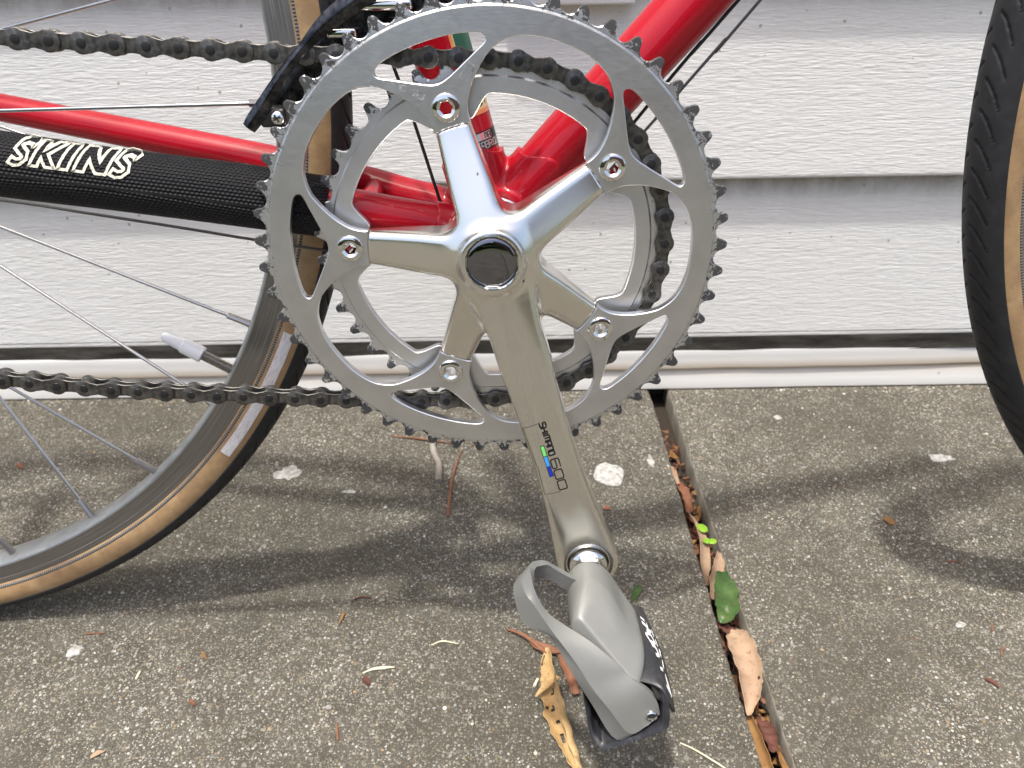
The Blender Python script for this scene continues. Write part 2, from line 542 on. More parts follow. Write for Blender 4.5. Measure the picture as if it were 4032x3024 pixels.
def inside(poly, P):
    poly = np.asarray(poly); P = np.asarray(P)
    x, y = P[:, 0], P[:, 1]
    r = np.zeros(len(P), bool)
    a = poly; b = np.roll(poly, -1, 0)
    for (x0, y0), (x1, y1) in zip(a, b):
        if y0 == y1:
            continue
        c = ((y0 > y) != (y1 > y)) & (x < (x1 - x0) * (y - y0) / (y1 - y0) + x0)
        r ^= c
    return r

def dist_to(loops, P):
    P = np.asarray(P, float)
    best = np.full(len(P), 1e9)
    for L in loops:
        a = np.asarray(L, float); b = np.roll(a, -1, 0)
        d = b - a
        l2 = (d ** 2).sum(1) + 1e-12
        for i in range(len(a)):
            w = P - a[i]
            t = np.clip((w @ d[i]) / l2[i], 0, 1)
            best = np.minimum(best, np.hypot(*(w - t[:, None] * d[i]).T))
    return best

def offset_loop(L, e, loops):
    L = np.asarray(L, float)
    t = np.roll(L, -1, 0) - np.roll(L, 1, 0)
    t /= np.linalg.norm(t, axis=1)[:, None] + 1e-12
    n = np.stack([-t[:, 1], t[:, 0]], 1)
    Q = L + e * n
    return Q

def plate(outer, holes, extra, yf, yb, round_e=0.0):
    """flat part in the x-z plane: front facing -y at height yf(x,z), back yb; edges eased by round_e"""
    loops = [np.asarray(outer, float)] + [np.asarray(h, float) for h in holes]
    pts, edges = [], []
    for L in loops:
        s = len(pts)
        pts += [tuple(p) for p in L]
        edges += [(s + i, s + (i + 1) % len(L)) for i in range(len(L))]
    inner = []
    if round_e > 0:
        for k, L in enumerate(loops):
            A = np.sum(L[:, 0] * np.roll(L[:, 1], -1) - np.roll(L[:, 0], -1) * L[:, 1])
            sgn = 1 if A > 0 else -1
            if k > 0:
                sgn = -sgn
            inner.append(offset_loop(L, sgn * round_e, loops))
        Q = np.vstack(inner)
        ok = inside(loops[0], Q)
        for h in loops[1:]:
            ok &= ~inside(h, Q)
        Q = Q[ok]
        Q = Q[dist_to(loops, Q) > round_e * .85]
        pts += [tuple(p) for p in Q]
    E_ = np.asarray(extra, float) if len(extra) else np.zeros((0, 2))
    if len(E_):
        ok = inside(loops[0], E_)
        for h in loops[1:]:
            ok &= ~inside(h, E_)
        E_ = E_[ok]
        E_ = E_[dist_to(loops, E_) > max(round_e * 1.6, .25)]
        pts += [tuple(p) for p in E_]
    r = geometry.delaunay_2d_cdt([Vector(p) for p in pts], edges, [], 0, 1e-5)
    P = np.array([tuple(v) for v in r[0]])
    T = np.array([f for f in r[2] if len(f) == 3])
    c = P[T].mean(1)
    ok = inside(loops[0], c)
    for h in loops[1:]:
        ok &= ~inside(h, c)
    T = T[ok]
    a, b, d = P[T[:, 0]], P[T[:, 1]], P[T[:, 2]]
    cr = (b[:, 0] - a[:, 0]) * (d[:, 1] - a[:, 1]) - (b[:, 1] - a[:, 1]) * (d[:, 0] - a[:, 0])
    T[cr < 0] = T[cr < 0][:, ::-1]
    n = len(P)
    y0 = yf(P[:, 0], P[:, 1]); y1 = np.broadcast_to(yb(P[:, 0], P[:, 1]), (n,))
    y0 = np.broadcast_to(y0, (n,)).copy()
    ec = {}
    for t in T:
        for i in range(3):
            e = (t[i], t[(i + 1) % 3])
            ec[e] = 1
    bd = [e for e in ec if (e[1], e[0]) not in ec]
    bset = np.zeros(n, bool)
    for e in bd:
        bset[list(e)] = True
    if round_e > 0:
        y0[bset] += round_e * .8
    V = np.vstack([np.c_[P[:, 0], y0, P[:, 1]], np.c_[P[:, 0], y1, P[:, 1]]])
    F = [tuple(t) for t in T] + [tuple(x + n for x in t[::-1]) for t in T]
    F += [(e[1], e[0], e[0] + n, e[1] + n) for e in bd]
    return V, F

def smin(a, b, k):
    h = np.clip(.5 + .5 * (b - a) / k, 0, 1)
    return b * (1 - h) + a * h - k * h * (1 - h)
def smax(a, b, k):
    return -smin(-a, -b, k)
def sstep(a, b, x):
    t = np.clip((x - a) / (b - a), 0, 1)
    return t * t * (3 - 2 * t)

def sdf_mesh(fn, lo, hi, h):
    """surface nets over an implicit solid (negative inside)"""
    ax = [np.arange(lo[i], hi[i] + h, h) for i in range(3)]
    X, Y, Z = np.meshgrid(*ax, indexing='ij')
    D = fn(X, Y, Z)
    nx, ny, nz = D.shape
    corners = [(i, j, k) for i in (0, 1) for j in (0, 1) for k in (0, 1)]
    sl = lambda i, j, k: D[i:nx - 1 + i, j:ny - 1 + j, k:nz - 1 + k]
    C = np.zeros((nx - 1, ny - 1, nz - 1, 3)); cnt = np.zeros((nx - 1, ny - 1, nz - 1))
    for a in corners:
        for axis in range(3):
            if a[axis]:
                continue
            b = list(a); b[axis] = 1
            da, db = sl(*a), sl(*b)
            cross = (da < 0) != (db < 0)
            t = np.where(cross, da / np.where(cross, da - db, 1), 0)
            for q in range(3):
                C[..., q] += np.where(cross, a[q] + (t if q == axis else 0), 0)
            cnt += cross
    on = cnt > 0
    idx = -np.ones(on.shape, int)
    idx[on] = np.arange(on.sum())
    ii = np.argwhere(on)
    V = np.array([lo[0], lo[1], lo[2]]) + h * (ii + C[on] / cnt[on][:, None])
    for _ in range(2):
        e = h * .35
        f = fn(V[:, 0], V[:, 1], V[:, 2])
        g = np.stack([fn(V[:, 0] + e * (q == 0), V[:, 1] + e * (q == 1), V[:, 2] + e * (q == 2)) - fn(V[:, 0] - e * (q == 0), V[:, 1] - e * (q == 1), V[:, 2] - e * (q == 2)) for q in range(3)], 1) / (2 * e)
        st = -(f / np.maximum((g ** 2).sum(1), .15))[:, None] * g
        ln = np.linalg.norm(st, axis=1)[:, None]
        V += st * np.minimum(1, .6 * h / (ln + 1e-9))
    F = []
    I = D < 0
    for axis in range(3):
        o1, o2 = [(1, 2), (2, 0), (0, 1)][axis]
        s0 = [slice(None)] * 3; s1 = [slice(None)] * 3
        s0[axis] = slice(0, -1); s1[axis] = slice(1, None)
        s0[o1] = s1[o1] = slice(1, -1); s0[o2] = s1[o2] = slice(1, -1)
        A, B_ = I[tuple(s0)], I[tuple(s1)]
        for flip, msk in ((False, A & ~B_), (True, ~A & B_)):
            w = np.argwhere(msk)
            if not len(w):
                continue
            w[:, o1] += 1; w[:, o2] += 1
            def at(d1, d2):
                q = w.copy(); q[:, o1] += d1; q[:, o2] += d2
                return idx[q[:, 0], q[:, 1], q[:, 2]]
            quad = np.stack([at(-1, -1), at(0, -1), at(0, 0), at(-1, 0)], 1)
            F.append(quad[:, ::-1] if flip else quad)
    return V, np.vstack(F)

def spline(P, n):
    """Catmull-Rom through points"""
    P = np.asarray(P, float)
    Q = np.vstack([2 * P[0] - P[1], P, 2 * P[-1] - P[-2]])
    out = []
    m_ = len(P) - 1
    for s in np.linspace(0, m_ - 1e-9, n):
        i = int(s); t = s - i
        a, b, c, d = Q[i], Q[i + 1], Q[i + 2], Q[i + 3]
        out.append(.5 * ((2 * b) + (-a + c) * t + (2 * a - 5 * b + 4 * c - d) * t * t + (-a + 3 * b - 3 * c + d) * t ** 3))
    return np.array(out)

def cspline(P, n):
    """closed Catmull-Rom"""
    P = np.asarray(P, float); k = len(P)
    out = []
    for s in np.linspace(0, k, n, endpoint=False):
        i = int(s); t = s - i
        a, b, c, d = P[(i - 1) % k], P[i % k], P[(i + 1) % k], P[(i + 2) % k]
        out.append(.5 * ((2 * b) + (-a + c) * t + (2 * a - 5 * b + 4 * c - d) * t * t + (-a + 3 * b - 3 * c + d) * t ** 3))
    return np.array(out)

def loft(rails, closed=False):
    """surface through a list of equally long polylines"""
    R = np.asarray(rails, float)
    k, n = R.shape[:2]
    F = []
    for i in range(k if closed else k - 1):
        for j in range(n - 1):
            a, b = i * n + j, ((i + 1) % k) * n + j
            F.append((a, b, b + 1, a + 1))
    return R.reshape(-1, 3), F

# stroke lettering: polylines on a unit cell
GL = {
 'S': [[(1, .93), (.93, 1), (.1, 1), (0, .9), (0, .62), (.1, .53), (.9, .47), (1, .38), (1, .1), (.9, 0), (.07, 0), (0, .07)]],
 'H': [[(0, 1), (0, 0)], [(1, 1), (1, 0)], [(0, .5), (1, .5)]],
 'I': [[(.5, 1), (.5, 0)]],
 'M': [[(0, 0), (0, .9), (.1, 1), (.9, 1), (1, .9), (1, 0)], [(.5, 1), (.5, .1)]],
 'A': [[(0, 0), (0, .88), (.12, 1), (.88, 1), (1, .88), (1, 0)], [(0, .42), (1, .42)]],
 'N': [[(0, 0), (0, .9), (.1, 1), (.88, 1), (1, .88), (1, 0)]],
 'O': [[(.1, 0), (0, .12), (0, .88), (.1, 1), (.9, 1), (1, .88), (1, .12), (.9, 0), (.1, 0)]],
 'G': [[(1, .85), (.88, 1), (.12, 1), (0, .85), (0, .15), (.12, 0), (.88, 0), (1, .15), (1, .48), (.5, .48)]],
 '5': [[(1, 1), (0, 1), (0, .56), (.85, .56), (1, .45), (1, .12), (.88, 0), (0, 0)]],
 '3': [[(0, 1), (.88, 1), (1, .88), (1, .62), (.88, .52), (.3, .52)], [(.88, .52), (1, .42), (1, .12), (.88, 0), (0, 0)]],
 '6': [[(.95, 1), (.12, 1), (0, .88), (0, .12), (.12, 0), (.88, 0), (1, .12), (1, .45), (.88, .56), (0, .56)]],
 '0': [[(.12, 0), (0, .12), (0, .88), (.12, 1), (.88, 1), (1, .88), (1, .12), (.88, 0), (.12, 0)]],
 'L': [[(0, 1), (0, 0), (1, 0)]],
 'K': [[(0, 1), (0, 0)], [(1, 1), (.05, .45)], [(.3, .6), (1, 0)]],
 'D': [[(0, 0), (0, 1), (.75, 1), (1, .8), (1, .2), (.75, 0), (0, 0)]],
 'E': [[(1, 1), (0, 1), (0, 0), (1, 0)], [(0, .5), (.85, .5)]],
 'F': [[(1, 1), (0, 1), (0, 0)], [(0, .5), (.85, .5)]],
 'B': [[(0, 0), (0, 1), (.8, 1), (.95, .85), (.95, .65), (.8, .52), (0, .52)], [(.8, .52), (1, .4), (1, .12), (.85, 0), (0, 0)]],
 'R': [[(0, 0), (0, 1), (.85, 1), (1, .88), (1, .62), (.85, .5), (0, .5)], [(.5, .5), (1, 0)]],
 'C': [[(1, .85), (.88, 1), (.12, 1), (0, .85), (0, .15), (.12, 0), (.88, 0), (1, .15)]],
 'T': [[(0, 1), (1, 1)], [(.5, 1), (.5, 0)]],
 'Q': [[(.12, 0), (0, .12), (0, .88), (.12, 1), (.88, 1), (1, .88), (1, .12), (.88, 0), (.12, 0)], [(.6, .35), (1, -.1)]],
 'U': [[(0, 1), (0, .12), (.12, 0), (.88, 0), (1, .12), (1, 1)]],
}
def ribbon2(poly, w, closed=False, sub=None):
    """flat stroke of width w along a 2D polyline"""
    P = np.asarray(poly, float)
    if sub:
        Q = [P[0]]
        for a, b in zip(P[:-1], P[1:]):
            k = max(1, int(np.ceil(np.linalg.norm(b - a) / sub)))
            Q += [a + (b - a) * t / k for t in range(1, k + 1)]
        P = np.array(Q)
    n = len(P)
    d = np.diff(P, axis=0)
    d /= np.linalg.norm(d, axis=1)[:, None] + 1e-12
    nn = np.stack([-d[:, 1], d[:, 0]], 1)
    off = np.zeros_like(P)
    for i in range(n):
        a = nn[max(0, i - 1)]; b = nn[min(n - 2, i)]
        if np.allclose(P[0], P[-1]) and i in (0, n - 1):
            a, b = nn[-1], nn[0]
        mvec = a + b
        l = np.linalg.norm(mvec)
        mvec = mvec / l if l > 1e-6 else b
        off[i] = mvec * min(1.0 / max(mvec @ b, .45), 2.0)
    A, B = P + off * w / 2, P - off * w / 2
    V = np.vstack([A, B])
    F = [(i, i + 1, n + i + 1, n + i) for i in range(n - 1)]
    return V, F

def text2(txt, cell, gap, h, wid=None):
    """strokes of a word laid out from x=0; returns polylines"""
    out = []; x = 0.0
    for ch in txt:
        if ch == ' ':
            x += cell * .8
            continue
        w = (wid or {}).get(ch, cell)
        for pl in GL[ch]:
            out.append([(x + (px * w if ch != 'I' else w * .5), py * h) for px, py in pl])
        x += w + gap
    return out, x - gap

def conform(obj_mesh, pts2, offset, ydir=1.0, y0=-70.0):
    """drop (x,z) points onto a mesh along +y"""
    bv = BVHTree.FromPolygons([v.co.copy() for v in obj_mesh.vertices], [tuple(p.vertices) for p in obj_mesh.polygons])
    out = []
    last = 0.0
    for x, z in pts2:
        hit = bv.ray_cast(Vector((x * S, y0 * S, z * S)), Vector((0, 1, 0)))
        if hit[0] is not None:
            nrm = hit[1]
            if nrm.y > 0:
                nrm = -nrm
            q = hit[0] + nrm * offset * S
            last = q.y / S
            out.append(tuple(np.array(q) / S))
        else:
            out.append((x, last, z))
    return np.array(out)

def thicken(V, F, t, normal=None):
    """give a thin sheet real thickness"""
    V = np.asarray(V, float)
    N = np.zeros_like(V)
    for f in F:
        a, b, c = V[f[0]], V[f[1]], V[f[2]]
        nn = np.cross(b - a, c - a)
        for i in f:
            N[i] += nn
    N /= np.linalg.norm(N, axis=1)[:, None] + 1e-12
    if normal is not None:
        N[:] = normal
    n = len(V)
    ec = {}
    for f in F:
        for i in range(len(f)):
            ec[(f[i], f[(i + 1) % len(f)])] = 1
    bd = [e for e in ec if (e[1], e[0]) not in ec]
    V2 = np.vstack([V, V - N * t])
    F2 = [tuple(f) for f in F] + [tuple(i + n for i in reversed(f)) for f in F] + [(e[1], e[0], e[0] + n, e[1] + n) for e in bd]
    return V2, F2
# ------------------------------------------------------------------ the setting
W = 282.25
XL, XR = -3200.0, 3200.0
def extrude_x(prof, x0, x1, grime=None, nx=1):
    """prof: (y,z) going up the outside; outside faces -y"""
    P = np.asarray(prof, float)
    xs = np.linspace(x0, x1, nx + 1)
    V = np.array([(x, y, z) for x in xs for y, z in P])
    k = len(P)
    F = [(i * k + j, (i + 1) * k + j, (i + 1) * k + j + 1, i * k + j + 1) for i in range(nx) for j in range(k - 1)]
    G = np.tile(np.asarray(grime if grime is not None else np.zeros(k)), nx + 1)
    return V, F, G
def wavy(V, amp, seed):
    r = np.random.default_rng(seed)
    x = V[:, 0]
    ph = r.uniform(0, 6.28, 6)
    d = sum(np.sin(x * f + p) / (1 + k * .4) for k, (f, p) in enumerate(zip((.004, .0093, .017, .031, .052, .083), ph)))
    V = V.copy(); V[:, 1] += d * amp * .35; V[:, 2] += np.where(V[:, 2] > 3, d * amp * .4, 0)
    return V
def seen(z, y):                              # keeps a height measured at the wall plane true at depth y
    return 389.85 - (389.85 - z) * (y + 335.9) / (W + 335.9)

wall = link('house_wall', None, loc=(0, W, 0), label='white vinyl clapboard house wall standing behind the red bicycle', cat='wall')
boards = [55.3, 201.4, 347.5]
for i in range(16):
    zb = boards[i] if i < 3 else 347.5 + 146.1 * (i - 2)
    zb = seen(zb, W + 3) if i < 3 else zb + .4
    zt = (seen(boards[i + 1], W + 3) if i < 2 else zb + 146.1)
    H_ = zt - zb
    prof = [(W + 8, zb + 1.2), (W + 4.4, zb + .1), (W + 3.4, zb + .5), (W + 3, zb + 1.6), (W + 3, zb + 3.2)]
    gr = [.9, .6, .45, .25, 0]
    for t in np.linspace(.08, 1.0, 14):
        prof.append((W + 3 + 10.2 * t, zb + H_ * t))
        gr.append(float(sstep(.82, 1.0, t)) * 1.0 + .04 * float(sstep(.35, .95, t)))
    prof.append((W + 13.6, zt + 6)); gr.append(1)
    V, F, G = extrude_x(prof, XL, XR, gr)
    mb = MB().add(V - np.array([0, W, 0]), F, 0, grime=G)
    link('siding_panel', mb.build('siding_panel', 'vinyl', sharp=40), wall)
# dark recess, rounded starter strip, base strip
z1, z0 = seen(48.2, W + 2), seen(23.0, W + 1)
prof = [(W + 12, z0 + .8), (W + 1.6, z0), (W + .9, z0 + .5), (W + .8, z0 + 1.8), (W + 1.6, z0 + 8), (W + 2.0, z0 + 13), (W + 2.0, z1 - 7), (W + 2.8, z1 - 4), (W + 4.4, z1 - 1.4), (W + 6.2, z1 - .3), (W + 7.4, z1 - 2.4), (W + 7.6, z1 - 6)]
V, F, G = extrude_x(prof, XL, XR, nx=420, grime=[1, 1, 1, .7, .22, .05, 0, 0, 0, 0, .3, 1])
V = wavy(V, .7, 4)
link('starter_strip', MB().add(V - np.array([0, W, 0]), F, 0, grime=G).build('starter_strip', 'vinyl_trim', sharp=50), wall)
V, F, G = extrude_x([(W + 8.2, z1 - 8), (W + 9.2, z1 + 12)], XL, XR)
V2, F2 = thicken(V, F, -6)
link('recess_board', MB().add(V2 - np.array([0, W, 0]), F2).build('recess_board', 'grime_and_shade', smooth=False), wall)
prof = [(W + 10, 1.0), (W + .6, 1.0), (W, 1.5), (W, 3), (W + .9, 10), (W + 2.4, 17.5), (W + 3.4, 21.6), (W + 4.2, 22.2), (W + 12, 22.8)]
V, F, G = extrude_x(prof, XL, XR, nx=420, grime=[.5, .5, .3, .08, .06, .35, .95, 1, 1])
V = wavy(V, .7, 8)
link('base_strip', MB().add(V - np.array([0, W, 0]), F, 0, grime=G).build('base_strip', 'vinyl_trim', sharp=50), wall)
V, F = box((XL, 27, -80), (XR, 60, 2400))
link('sheathing', MB().add(V, F).build('sheathing', 'grime_and_shade', smooth=False), wall)
zb = seen(331.0, W - 4)
V, F = box((4, -4, zb), (101.5, 24, zb + 150), 1.6)
mbk = MB().add(V, F, 0, grime=np.zeros(len(V)))
V, F = box((20, -8, zb + 16), (86, -3.9, zb + 134), 1.0)
mbk.add(V, F, 0, grime=np.zeros(len(V)))
link('mounting_block', mbk.build('mounting_block', 'vinyl_trim', sharp=40), wall)

# two concrete slabs with an open joint between them
def slab(xa, xb, side, seed):
    r = np.random.default_rng(seed)
    ys = np.concatenate([np.linspace(-2600, -220, 14), np.linspace(-215, 300, 150)])
    jit = np.cumsum(r.normal(0, .22, len(ys))); jit -= np.linspace(jit[0], jit[-1], len(ys))
    jit = np.clip(jit * .8, -1.3, 1.3) + r.normal(0, .16, len(ys))
    edge = xb if side > 0 else xa
    far = xa if side > 0 else xb
    s = -1 if side > 0 else 1                # towards the slab's inside
    rows = []
    for dx, z in ((None, 0.0), (1.6, 0.0), (.45, -.5), (0.0, -2.0), (0.15, -20.0), (0.5, -95.0)):
        if dx is None:
            rows.append(np.c_[np.full(len(ys), far), ys, np.zeros(len(ys))])
        else:
            rows.append(np.c_[edge + s * dx + jit + (r.normal(0, .22, len(ys)) if dx < 1 and z > -15 else 0), ys, np.full(len(ys), z)])
    V, F = loft(rows)
    if side < 0:
        F = [f[::-1] for f in F]
    fm = [0 if i < 2 * (len(ys) - 1) else 1 for i in range(len(F))]
    n0 = len(V)
    x0, x1 = min(far, edge), max(far, edge)
    b = [(far, ys[0], 0), (far, ys[0], -95), (edge, ys[0], -95), (edge, ys[0], 0), (far, ys[-1], 0), (far, ys[-1], -95)]
    V = np.vstack([V, b])
    F = F + [(n0, n0 + 1, n0 + 2, n0 + 3), (n0, n0 + 4, n0 + 5, n0 + 1)]
    fm += [1, 1]
    me = mesh('concrete_slab', V, F, ['concrete', 'concrete_side'], sharp=70, fmat=fm)
    return link('concrete_slab', me, kind='structure', label='left concrete slab under the bicycle' if side > 0 else 'right concrete slab beyond the open joint')
slab_l = slab(-3000, 138.0, 1, 3)
slab_r = slab(156.5, 3000, -1, 5)
V, F = box((-3100, -2700, -130), (3100, 340, -96))
link('soil_bed', mesh('soil_bed', V, F, 'soil', smooth=False), kind='structure')
V = [(-60000, -60000, -101), (60000, -60000, -101), (60000, 60000, -101), (-60000, 60000, -101)]
link('ground', mesh('ground', V, [(0, 1, 2, 3)], 'lawn'), kind='structure')

# across the yard, seen only as reflections in the polished metal
V, F = box((150, -6900, -101), (5200, -6300, 2700), 20)
nb = link('brick_house', mesh('brick_house', V, F, 'brick_wall'), label='red brown brick house across the yard, mirrored in the round chrome crank cap', cat='house')
hv, hf = [], []
bm = bmesh.new()
bmesh.ops.create_icosphere(bm, subdivisions=5, radius=1.0)
for v in bm.verts:
    p = v.co.copy()
    k = 1 + .16 * math.sin(9 * p.x + 3 * p.z) * math.sin(7 * p.y + 5 * p.z) + .10 * math.sin(23 * p.x) * math.sin(19 * p.z + 11 * p.y) + random.uniform(-.05, .05)
    v.co = Vector((-3900 + 4300 * p.x * k, -6600 + 900 * p.y * k, 400 + 1300 * p.z * k))
V = [tuple(v.co) for v in bm.verts]; F = [tuple(v.index for v in f.verts) for f in bm.faces]
bm.free()
link('hedge', mesh('hedge', V, F, 'hedge_leaf', smooth=False), label='tall dark green hedge across the yard, mirrored dark in the chrome crank cap', cat='hedge')

# chalky lime splashes on the concrete
def splash(name, cx, cy, rx, ry, seed, par, rough=.25):
    r = np.random.default_rng(seed)
    n = 46
    a = np.linspace(0, 2 * np.pi, n, endpoint=False)
    k = 1 + sum(r.normal(0, rough / (1 + q * .35)) * np.cos(q * a + r.uniform(0, 6.28)) for q in range(2, 12)) * .35
    ring = [np.c_[cx + rx * k * np.cos(a) * t, cy + ry * k * np.sin(a) * t, np.full(n, zz)] for t, zz in ((1.0, -.1), (.93, .45), (.55, .7), (.02, .75))]
    ring = [np.vstack([q, q[:1]]) for q in ring]
    V, F = loft(ring)
    V = V + np.c_[np.zeros(len(V)), np.zeros(len(V)), np.where(V[:, 2] > 0, r.uniform(-.12, .25, len(V)), 0)]
    link(name, mesh(name, V, [f[::-1] for f in F], 'lime_splash', sharp=60), par)
splash('lime_splash', 85.5, 156, 12.5, 15, 2, slab_l)
splash('lime_splash', -176.5, 164.5, 10.5, 9.0, 9, slab_l, .45)
splash('lime_splash', 361, 170, 9.5, 5, 11, slab_r, .6)
splash('lime_splash', 245.5, 233, 3.0, 3.4, 12, slab_r, .5)
splash('lime_splash', 290.2, -2.7, 3.0, 2.6, 13, slab_r, .4)
splash('lime_splash', -122, 139, 5.5, 1.7, 14, slab_l, .5)
splash('lime_splash', -268, -12, 5.0, 4.0, 15, slab_l, .6)
splash('lime_splash', 122, 172, 2.4, 8.0, 16, slab_l, .7)
# ------------------------------------------------------------------ the bicycle (bike axes: x forward, y to its left, z up, origin at the chainring centre)
BIKE = link('bicycle', None, label='red road bicycle with polished cranks leaning by the white siding wall', cat='bicycle')
Bk = Matrix(((0.99996070, -0.00883077, -0.00078887), (0.00886594, 0.99599448, 0.08897406), (0.0, -0.08897755, 0.99603363)))
BIKE.matrix_world = Bk.to_4x4()
OFF = tuple(Bk.transposed() @ Vector((0, 0, 256.577)))
def part(name, me, parent=None, **kw):
    return link(name, me, parent or BIKE, loc=OFF if parent is None else None, **kw)
pol = lambda r, a: (r * math.cos(math.radians(a)), r * math.sin(math.radians(a)))
BOLT = 34.0                                   # bolt angles 34 + 72 k

# ---- chainrings
def toothed(N, seat_r, phase, tip, tipw, seat=4.05):
    """outline; phase is the angle of one tooth"""
    pitch = 12.7 / 2 / math.sin(math.pi / N)
    out = []
    for k in range(N):
        th = math.radians(phase) + 2 * math.pi * k / N
        er = np.array([math.cos(th), math.sin(th)]); et = np.array([-er[1], er[0]])
        for a, b in ((tip - .55, -tipw), (tip, -tipw * .45), (tip + .05, tipw * .35), (tip - .4, tipw * .95)):
            out.append(er * a + et * b)
        g = th + math.pi / N
        gr = np.array([math.cos(g), math.sin(g)]); gt = np.array([-gr[1], gr[0]])
        for q in np.linspace(-82, 82, 9):
            out.append(gr * (seat_r - seat * math.cos(math.radians(q))) + gt * seat * math.sin(math.radians(q)))
    return np.array(out)
def roll(L, k):
    a = math.radians(72 * k); R2 = np.array([[math.cos(a), -math.sin(a)], [math.sin(a), math.cos(a)]])
    return np.asarray(L) @ R2.T
# triangular opening behind each bolt and the wide window between bolts (from the seam at r = 57)
half = [(92.0, 0), (92.0, 6), (91.9, 11), (91.6, 14.0), (90.6, 15.4), (88.9, 15.8), (87.2, 15.0), (84.6, 12.8), (81.2, 9.6), (78.2, 6.2), (76.0, 3.0), (75.1, 0)]
tri = [pol(r, BOLT - a) for r, a in half] + [pol(r, BOLT + a) for r, a in half[-2:0:-1]]
tri = cspline(tri, 70)
wh = [(92.3, 36.0), (92.2, 31), (91.4, 26.2), (89.4, 21.5), (85.2, 17.3), (81.0, 14.9), (77.0, 12.9), (72.5, 10.9), (68.5, 9.4), (64.5, 8.3), (60.5, 8.0), (57.05, 8.35)]
win = [pol(r, BOLT + a) for r, a in wh[::-1]]
win = list(spline(win, 30)) + list(spline([pol(r, BOLT + 72 - a) for r, a in wh], 30))[1:]
def ring_loops():
    holes = [roll(tri, k)[::-1] for k in range(5)]
    inner = []
    for k in range(5):
        w = roll(win, k)
        inner += list(w)
        a0 = BOLT + 72 * (k + 1)
        inner += [pol(57.05, a0 + q) for q in np.linspace(-7, 7, 7)]
    return holes, np.array(inner)
holes, inner = ring_loops()
outer = toothed(53, 107.2, 68.2 - .2, 108.75, 1.55)
rs = []
for r in (102.15, 101.2, 99.0, 95.5, 105.0):
    nn = 318
    rs += [pol(r, 360 * i / nn) for i in range(nn)]
for k in range(5):
    for r in (62, 66, 70):
        rs += [pol(r, BOLT + 72 * k + q) for q in (-5, 0, 5)]
def ring_front(x, z):
    r = np.hypot(x, z)
    return -2.2 + 1.25 * sstep(101.25, 102.1, r) + .35 * sstep(104.5, 108.6, r)
def ring_back(x, z):
    r = np.hypot(x, z)
    return 1.8 - .9 * sstep(101.2, 102.2, r) - .3 * sstep(104.5, 108.6, r)
bh = [[(pol(65.0, BOLT + 72 * k)[0] + 5.0 * math.cos(-a), pol(65.0, BOLT + 72 * k)[1] + 5.0 * math.sin(-a)) for a in np.linspace(0, 2 * math.pi, 28, endpoint=False)] for k in range(5)]
V, F = plate(outer, holes + [inner[::-1]] + bh, rs, ring_front, ring_back, .38)
big_ring = part('chainring', mesh('chainring', V, F, 'ring_alloy', sharp=28), label='large outer chainring with empty teeth')

# seam darkness behind the joints comes from real gaps: spider ends at r = 56.75
N2 = 40
out2 = toothed(N2, 80.93, 94.1, 83.2, 1.6)
in2 = []
for i in range(360):
    a = i * 1.0
    d = abs(((a - BOLT + 36) % 72) - 36)
    r = 57.4 + (67.2 - 57.4) * float(sstep(8.0, 17.0, d))
    in2.append(pol(r, a))
in2 = np.array(in2)
rs = []
for r in (74.0, 74.9, 70.5, 77.0):
    rs += [pol(r, 360 * i / 220) for i in range(220)]
def r2_front(x, z):
    r = np.hypot(x, z)
    return 6.0 + .95 * sstep(74.1, 74.8, r) + .3 * sstep(78, 83, r)
V, F = plate(out2, [in2[::-1]] + bh, rs, r2_front, lambda x, z: 9.6 - .7 * sstep(74, 75, np.hypot(x, z)), .38)
small_ring = part('chainring', mesh('chainring', V, F, 'small_ring_alloy', sharp=28), label='small inner chainring carrying the chain')

# stamped lettering on the big ring
def strokes_mesh(polys, w, depth_y, h, mat, name='lettering'):
    mb = MB()
    for pl in polys:
        V2, F2 = ribbon2(pl, w)
        A = np.c_[V2[:, 0], np.full(len(V2), depth_y), V2[:, 1]]
        V3, F3 = thicken(A, [f[::-1] for f in F2], h, normal=(0, -1, 0))
        mb.add(V3, F3)
    return mb.build(name, mat, sharp=30)
arcpts = spline([(-49.6, 71.9), (-46, 71.6), (-42.2, 71.0), (-38.2, 70.2), (-34.6, 69.3), (-30.8, 67.6), (-26.6, 65.3)], 80)
al = np.concatenate([[0], np.cumsum(np.hypot(*np.diff(arcpts, axis=0).T))])
def on_arc(s, h):
    x = np.interp(s, al, arcpts[:, 0]); z = np.interp(s, al, arcpts[:, 1])
    x2 = np.interp(s + .2, al, arcpts[:, 0]); z2 = np.interp(s + .2, al, arcpts[:, 1])
    t = np.array([x2 - x, z2 - z]); t /= np.linalg.norm(t) + 1e-9
    return (x - t[1] * h, z + t[0] * h)
tx, _ = text2('SHIMANO', 1.75, .52, 2.15, {'I': .7, 'M': 2.2})
polys = [[on_arc(.2 + px, pz) for px, pz in pl] for pl in tx]
tx, _ = text2('SG', 2.1, .7, 2.3)
polys += [[on_arc(18.2 + px, pz) for px, pz in pl] for pl in tx]
c53 = np.array([-11.2, 73.0]); d53 = np.array([.56, .83]); n53 = np.array([-.83, .56])
for i, ch in enumerate('53'):
    for pl in GL[ch]:
        polys.append([tuple(c53 + d53 * (i * 4.3 + px * 2.6) + n53 * (py * 3.4 - 1.7) + np.array([.9, .9])) for px, py in pl])
part('lettering', strokes_mesh(polys, .46, -2.2, .12, 'engraved'), big_ring)

